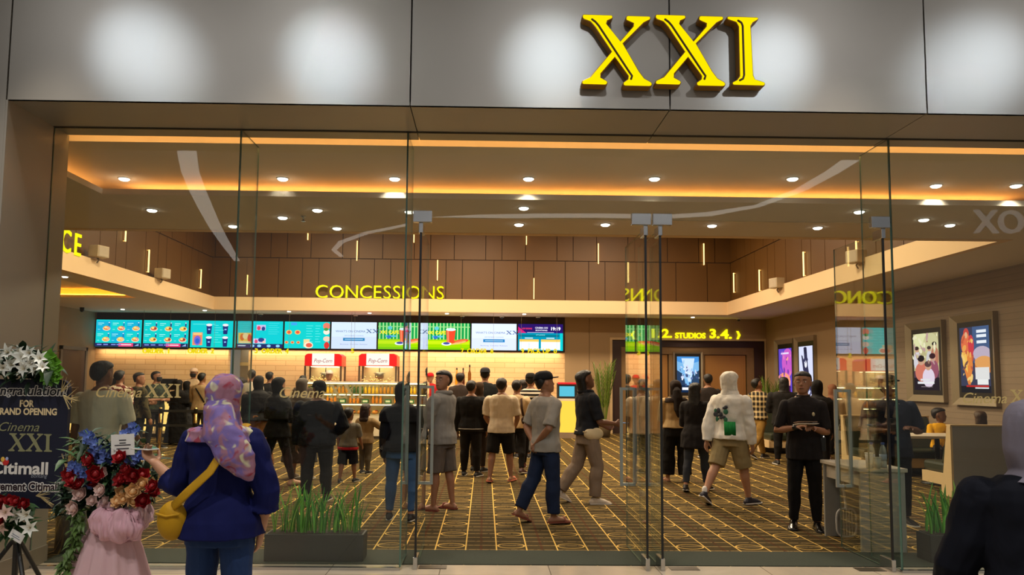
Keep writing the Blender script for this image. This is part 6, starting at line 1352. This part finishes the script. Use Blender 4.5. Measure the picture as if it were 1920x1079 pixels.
s = PP('person in black and white striped top with black cap', 994, 878, 699, 12, arms=(HANG, PHONE), legs=STAND); s.body(); s.bottom(cloth((34,30,28)), 1.95, .016); s.top(cloth((30,28,28), col2=(230,220,200), pat='stripe'), .49, .9, .028); s.shoes(mat((90,30,30))); s.hair(); s.cap(cloth(BLK))
s = PP('woman with curly dark hair beside the striped top', 980, 0, 711, -10, 'f', Y=15.6); s.body(); s.bottom(cloth(BLK)); s.top(cloth((50,40,36)), .48, 2, .026); s.shoes(mat(BLK)); s.hair(hairm((22,12,10)), .5, .05)
s = PP('man in grey tee, jeans and black cap stepping right with hands behind his back', 1022, 981, 697, 62, arms=(BEHIND, BEHIND), legs=((-13,2,15,-22),(6,2,6,0)), head=(12,6), sk='m', wide=1.05); s.body((.7,.7)); s.bottom(cloth((28, 40, 66), .2), 1.93, .020, .012); s.top(cloth((150,144,134), .1), .47, .9, .028, .04, 'tee', .025); s.shoes(mat((130,64,46)), 'sandal'); s.hair(); s.cap(cloth((20,20,24)))
s = PP('man in black hooded tee and grey trousers walking right with a phone', 1101, 944, 690, 74, arms=(((.12,.25,-1),(-.2,.85,-.25)), ((.12,.25,-1),(-.2,.95,-.1))), legs=((-14,2,22,-24),(14,2,20,0)), head=(4,14), sk='d'); s.body((.7,.7)); s.bottom(cloth((128,110,92), .12), 1.95, .026, .012); s.top(cloth((26,27,31)), .52, .9, .028, .03, 'tee', .022); s.shoes(mat((196,180,158)), 'shoe', (214,204,190)); s.hair(hairm((12,11,11)), .25, .03)
b = MB(); b.tube([V((.08*math.cos(a), .08*math.sin(a)-.02, 0))+s.T(.842) for a in [2*PI*i/18 for i in range(19)]], .032, None, 10, False); b.build('hood_folded', cloth((22,22,26)), s.root, True)
ring_bag('waist_bag', 'pale canvas waist bag on the man in grey trousers', s, [(-.12,-.10,s.T(.56).z),(.0,-.16,s.T(.55).z),(.14,-.06,s.T(.54).z)], [(.014,.006)]*3, (.155,.02,s.T(.56).z), (.055,.14,.085), cloth((206,186,146), .1))
w_ = wpt(s, s.arm[1][2]+s.arm[1][3]*.14); o = empty('phone', w_+V((0,0,.02)), math.radians(20), 'phone held by the man in grey trousers', 'phone'); b = MB(); b.box((-.04,-.07,-.004),(.04,.07,.004), BLACK); b.build('case', None, o, bevel=.003); b = MB(); b.box((-.036,-.066,.0041),(.036,.066,.005)); b.build('screen', glow((150,180,210), .6), o)
# --- people seen through the right opening
s = PP('woman in cream top, wide black trousers and dark brown headscarf tail', 1268, 904, 712, 2, 'f', arms=(PHONE, HANG), legs=STAND, wide=1.12, sk='l'); s.body(); s.bottom(cloth((18,17,18)), 1.88, .03, .03); s.top(cloth((176,150,108), .1), .535, 2, .028, .05, 'blouse'); s.shoes(mat((120,90,70)), 'sandal'); s.hijab(cloth((40,30,26)), .85, wide=.8)
b = MB(); b.tube([s.hp(0,-.5,.3), s.hp(.05,-.62,-.3), s.hp(.08,-.62,-1.1), s.hp(.08,-.55,-1.6)], [.07,.075,.07,.03], None, 12); o = b.build('scarf_tail', cloth((34,28,28), .3), s.root, fix=False); remesh(o, .01, 3, .02)
s = PP('woman with long black hair, black jacket and slate trousers walking right', 1306, 923, 718, 30, 'f', arms=(PHONE, HANG), legs=((-8,3,8,-10),(12,3,6,0)), sk='l'); s.body(); s.bottom(cloth((50,54,62)), 1.88, .014); s.top(cloth((24,21,22)), .40, 2, .034, .10, 'jacket', .025); s.shoes(mat((26,22,22))); s.hair(hairm((14,11,10)), 1.2, .03)
hp_ = s.arm[1]; hb = hp_[2]+hp_[3]*.10*s.H; ring_bag('handbag', 'small dark bag hanging from the hand of the woman in slate trousers', s, [hb+V((0,.03,0)), hb+V((0,.05,-.15)), hb+V((0,.06,-.30))], [.006]*3, hb+V((0,.06,-.33)), (.03,.10,.07), cloth(BLK, .1, .4))
s = PP('man with black hair behind the woman in black jacket', 1328, 0, 700, 10, Y=15.8); s.body(); s.bottom(cloth(BLK)); s.top(cloth((40,34,32)), .48, 2, .026); s.shoes(mat(BLK)); s.hair()
s = PP('person in white hoodie with hood up and khaki shorts striding right', 1372, 947, 694, 52, arms=(SWINGB, ((.14,.10,-1),(.02,.20,-1))), legs=((-24,3,10,-30),(15,3,4,0)), wide=1.12, sk='l'); s.body((.4,.5)); s.bottom(cloth((146,130,92), .1), .98, .036, .03, .60, 'shorts')
HW = cloth((226,222,212), .07, .8, .6); s.top(HW, .50, 2, .040, .04, 'hoodie', .035, se=.034); s.shoes(mat((24,24,40)), 'shoe', (230,226,220)); s.hood(HW)
for k in (0, 1):
    a = s.leg[k][2]; b = MB(); b.tube([a+V((0,0,.06)), a-V((0,0,.03))], [.034,.036], None, 12); b.build('sock', cloth((226,222,214)), s.root, True)
b = MB(); rr = random.Random(4)
for i in range(14):
    cx_, cz_ = rr.uniform(-.09,.09), rr.uniform(-.10,.10); b.ball((cx_-.02, 0, s.T(.70).z+cz_), (rr.uniform(.015,.04), .006, rr.uniform(.015,.04)), mat((34,40,52) if i % 3 else (30,96,70), .7), 10, 5)
b.v = [(x, y-.168*s.H/1.68-.012+.30*x*x, z) for x, y, z in b.v]; b.build('back_print', None, s.root, True)
b = MB()
for i in range(6): x0_, x1_ = .035+.022*i, .035+.022*(i+1); b.add([(x0_, -.165-.012+1.6*x0_**2, s.T(.535).z), (x1_, -.165-.012+1.6*x1_**2, s.T(.535).z), (x1_, -.175-.012+1.6*x1_**2, s.T(.635).z), (x0_, -.175-.012+1.6*x0_**2, s.T(.635).z)], [(0,1,2,3)], cloth((24,124,60)))
o = b.build('green_patch', None, s.root, True); m_ = o.modifiers.new('t', 'SOLIDIFY'); m_.thickness = .03; m_.offset = 0
s = PP('man in plaid shirt and tan trousers looking at a phone, beyond the hoodie', 1424, 861, 705, 62, arms=(PHONE, PHONE), head=(10,16), legs=STEP, sk='m'); s.body((.8,.8)); s.features(); s.bottom(cloth((150,116,56)), 1.95, .018); s.top(cloth((34,30,28), col2=(214,190,140), pat='plaid'), .50, .9, .03, .05, 'shirt'); s.shoes(mat((30,24,22))); s.hair()
s = PP('person in black with dark hair in front of the violet poster', 1470, 0, 706, 14, Y=14.6, arms=(PHONE, PHONE), wide=1.2); s.body(); s.bottom(cloth(BLK)); s.top(cloth(BLK2), .46, 2, .03, name='jacket'); s.shoes(mat(BLK)); s.hair(None, .3, .02)
s = PP('woman in black headscarf just behind the guard', 1533, 0, 712, 30, 'f', Y=12.6, arms=(PHONE, HANG)); s.body(); s.bottom(cloth(BLK)); s.top(cloth(BLK), .44, 2, .03, .1, 'coat'); s.shoes(mat(BLK)); s.hijab(cloth(BLK), 1.2)
s = PP('guard in black polo and black trousers facing the viewer, holding papers', 1511, 993, 694, 196, arms=(((.16,.10,-1),(-.62,.80,.22)), ((.34,.02,-1),(-.80,.62,.20))), head=(14,2), legs=((2,3,3,0),(-2,3,3,0)), sk='m', vox=.007, wide=.96); g_ = s
s.body((.75,.7), ((0,0,-1), (0,0,-1))); s.features(); s.bottom(cloth((19,18,19)), 1.95, .018); s.top(cloth((27,22,22), .15), .445, .88, .024, .03, 'polo_shirt', .018, se=.016); s.shoes(mat((14,13,13), .25), 'shoe', (20,18,18)); s.hair(hairm((10,9,9)))
for sd in (-1, 1):
    b = MB(); c0 = s.T(.85); b.add([c0+V((sd*.058,-.01,.012)), c0+V((sd*.012,.072,-.012)), c0+V((sd*.050,.098,-.050)), c0+V((sd*.088,.030,-.022))], [(0,1,2,3)]); o = b.build('collar', cloth((22,19,19)), s.root); o.modifiers.new('t', 'SOLIDIFY').thickness = .006
b = MB(); b.tube([V((.064*math.cos(a)*s.H/1.7, .056*math.sin(a)*s.H/1.7, -.010*math.sin(a)))+s.T(.852) for a in [2*PI*i/20 for i in range(21)]], .013, None, 8, False); b.build('collar', cloth((30,26,26)), s.root, True)
b = MB(); b.ball((-.085, .128*s.H/1.68+.005, s.T(.735).z), (.016,.006,.022), mat((206,196,160), .3, .5), 10, 6); b.build('badge', None, s.root, True)
b = MB(); h = s.arm[1]; c = h[2]-h[3]*.02; b.tube([c-h[3]*.016, c+h[3]*.016], [.036,.036], None, 14); b.build('watch', mat((16,16,18), .25), s.root, True)
o = empty('walkie_talkie', wpt(s, (-.185, .02, s.T(.545).z)), s.root.rotation_euler.z, 'black radio on the belt of the guard', 'radio'); b = MB(); b.box((-.03,-.03,-.08),(.03,.03,.07)); b.build('body', BLACK, o, bevel=.006); b = MB(); b.tube([(.012,0,.07),(.012,0,.16)], .007, None, 8); b.build('antenna', BLACK, o, True)
b = MB(); b.ball((-.012,.0,.078), .006, None, 8, 5); b.build('indicator', glow((255,250,240), 1.5), o)
w_ = wpt(s, (s.arm[0][2]+s.arm[0][3]*.10+s.arm[1][2]+s.arm[1][3]*.10)/2+V((-.02,.04,.02)))
o = empty('papers', w_, s.root.rotation_euler.z+.3, 'folded papers in the hands of the guard', 'papers'); b = MB(); M = Matrix.Rotation(.15, 4, 'X'); b.box((-.06,-.05,0),(.16,.08,.006), mat((206,196,180), .6), M); b.box((-.05,-.05,.022),(.15,.07,.027), mat((150,120,96), .6), M); b.box((-.05,-.04,.006),(.0,.07,.022), mat((60,50,46), .6), M); b.build('sheets', None, o)
s = PP('woman in beige top and black trousers with brown headscarf behind the right door', 1566, 862, 720, -6, 'f', arms=(HANG, LOOSE), wide=1.15, lean=5); s.body(); s.bottom(cloth(BLK), 1.9, .026, .02); s.top(cloth((150,124,90), .1), .53, 2, .032, .06, 'blouse'); s.shoes(mat((110,80,60))); s.hijab(cloth((126,84,60)), .85)
s = PP('man in navy polo with pale collar and red lanyard, behind the desk', 1668, 0, 702, 186, Y=8.55, arms=(((.34,.05,-1),(-.75,.75,.22)), ((.30,.08,-1),(-.55,.85,.12))), head=(-4,8), sk='d', wide=1.18, vox=.008); s.body((.6,.8), ((0,0,-1),(0,0,-1))); s.features(); s.bottom(cloth((20,22,32)), 1.95, .02); s.top(cloth((30,34,50), .15), .455, .9, .03, .04, 'polo_shirt', .02); s.shoes(mat(BLK)); s.hair(); s.cap(cloth((50,40,30)))
for sd in (-1, 1):
    b = MB(); c0 = s.T(.85); b.add([c0+V((sd*.062,-.01,.016)), c0+V((sd*.014,.085,-.014)), c0+V((sd*.058,.115,-.058)), c0+V((sd*.098,.034,-.022))], [(0,1,2,3)]); o = b.build('collar', cloth((226,206,170), .08), s.root); o.modifiers.new('t', 'SOLIDIFY').thickness = .008
yy = .132*s.H/1.7; b = MB()
for sd in (-1, 1): b.tube([s.T(.845)+V((sd*.07,.02,.0)), s.T(.80)+V((sd*.05,yy-.01,0)), s.T(.70)+V((sd*.006,yy+.012,0))], [(.010,.003)]*3, mat((150,20,30), .6), 8)
b.box((-.03, yy+.004, s.T(.63).z), (.03, yy+.014, s.T(.70).z), mat((96,14,24), .4)); b.build('lanyard', None, s.root)
b = MB(); b.ball((-.10, yy+.002, s.T(.74).z), (.024,.006,.028), mat((190,190,170), .5), 12, 6); b.build('emblem', None, s.root, True)
w_ = wpt(s, s.arm[1][2]+s.arm[1][3]*.13); o = empty('phone', w_+V((0,0,.03)), 0, 'dark phone in the hand of the man in navy polo', 'phone'); b = MB(); b.box((-.04,-.006,-.05),(.04,.006,.09), BLACK); b.build('case', None, o, bevel=.004); b = MB(); b.box((-.036,.0061,-.046),(.036,.007,.086)); b.build('screen', glow((120,140,170), .5), o)
# --- seated at the booths
SIT = ((80,4,80,0),(80,4,80,0))
p = at(1762, 800, 12.9); s = Person('child in bright yellow shirt at the white table', p.x, p.y, 195, 1.22, 'm', legs=SIT, sit=.50, child=True, arms=(((.3,.5,-1),(-.2,1,.1)), ((.3,.5,-1),(-.2,1,.1))), head=(-60,0), sk=_sk['d'], vox=.010); s.body(); s.bottom(cloth((40,36,40)), 1.9, .016); s.top(cloth((240,174,20), .08), .50, .85, .024, name='tee'); s.shoes(mat(BLK)); s.hair(hairm((26,16,14)), 0, .03)
p = at(1838, 790, 11.15); s = Person('person with brown hair sitting behind the grey booth back', p.x, p.y, 20, 1.36, 'f', legs=SIT, sit=.50, arms=(PHONE, PHONE), sk=_sk['m'], vox=.010); s.body(); s.bottom(cloth(CHAR)); s.top(cloth((120,96,70)), .50, 2, .02); s.shoes(mat(BLK)); s.hair(hairm((74,52,36)), .2, .05)
p = at(1472, 780, 16.55); s = Person('person in dark clothes sitting on the far booth bench by the plaid shirt', p.x+.35, p.y, 200, 1.58, 'f', legs=SIT, sit=.52, arms=(PHONE, PHONE), sk=_sk['m'], vox=.012); s.body(); s.bottom(cloth((150,120,84))); s.top(cloth(BLK2), .50, 2, .026); s.shoes(mat(BLK)); s.hijab(cloth(BLK), 1.0)
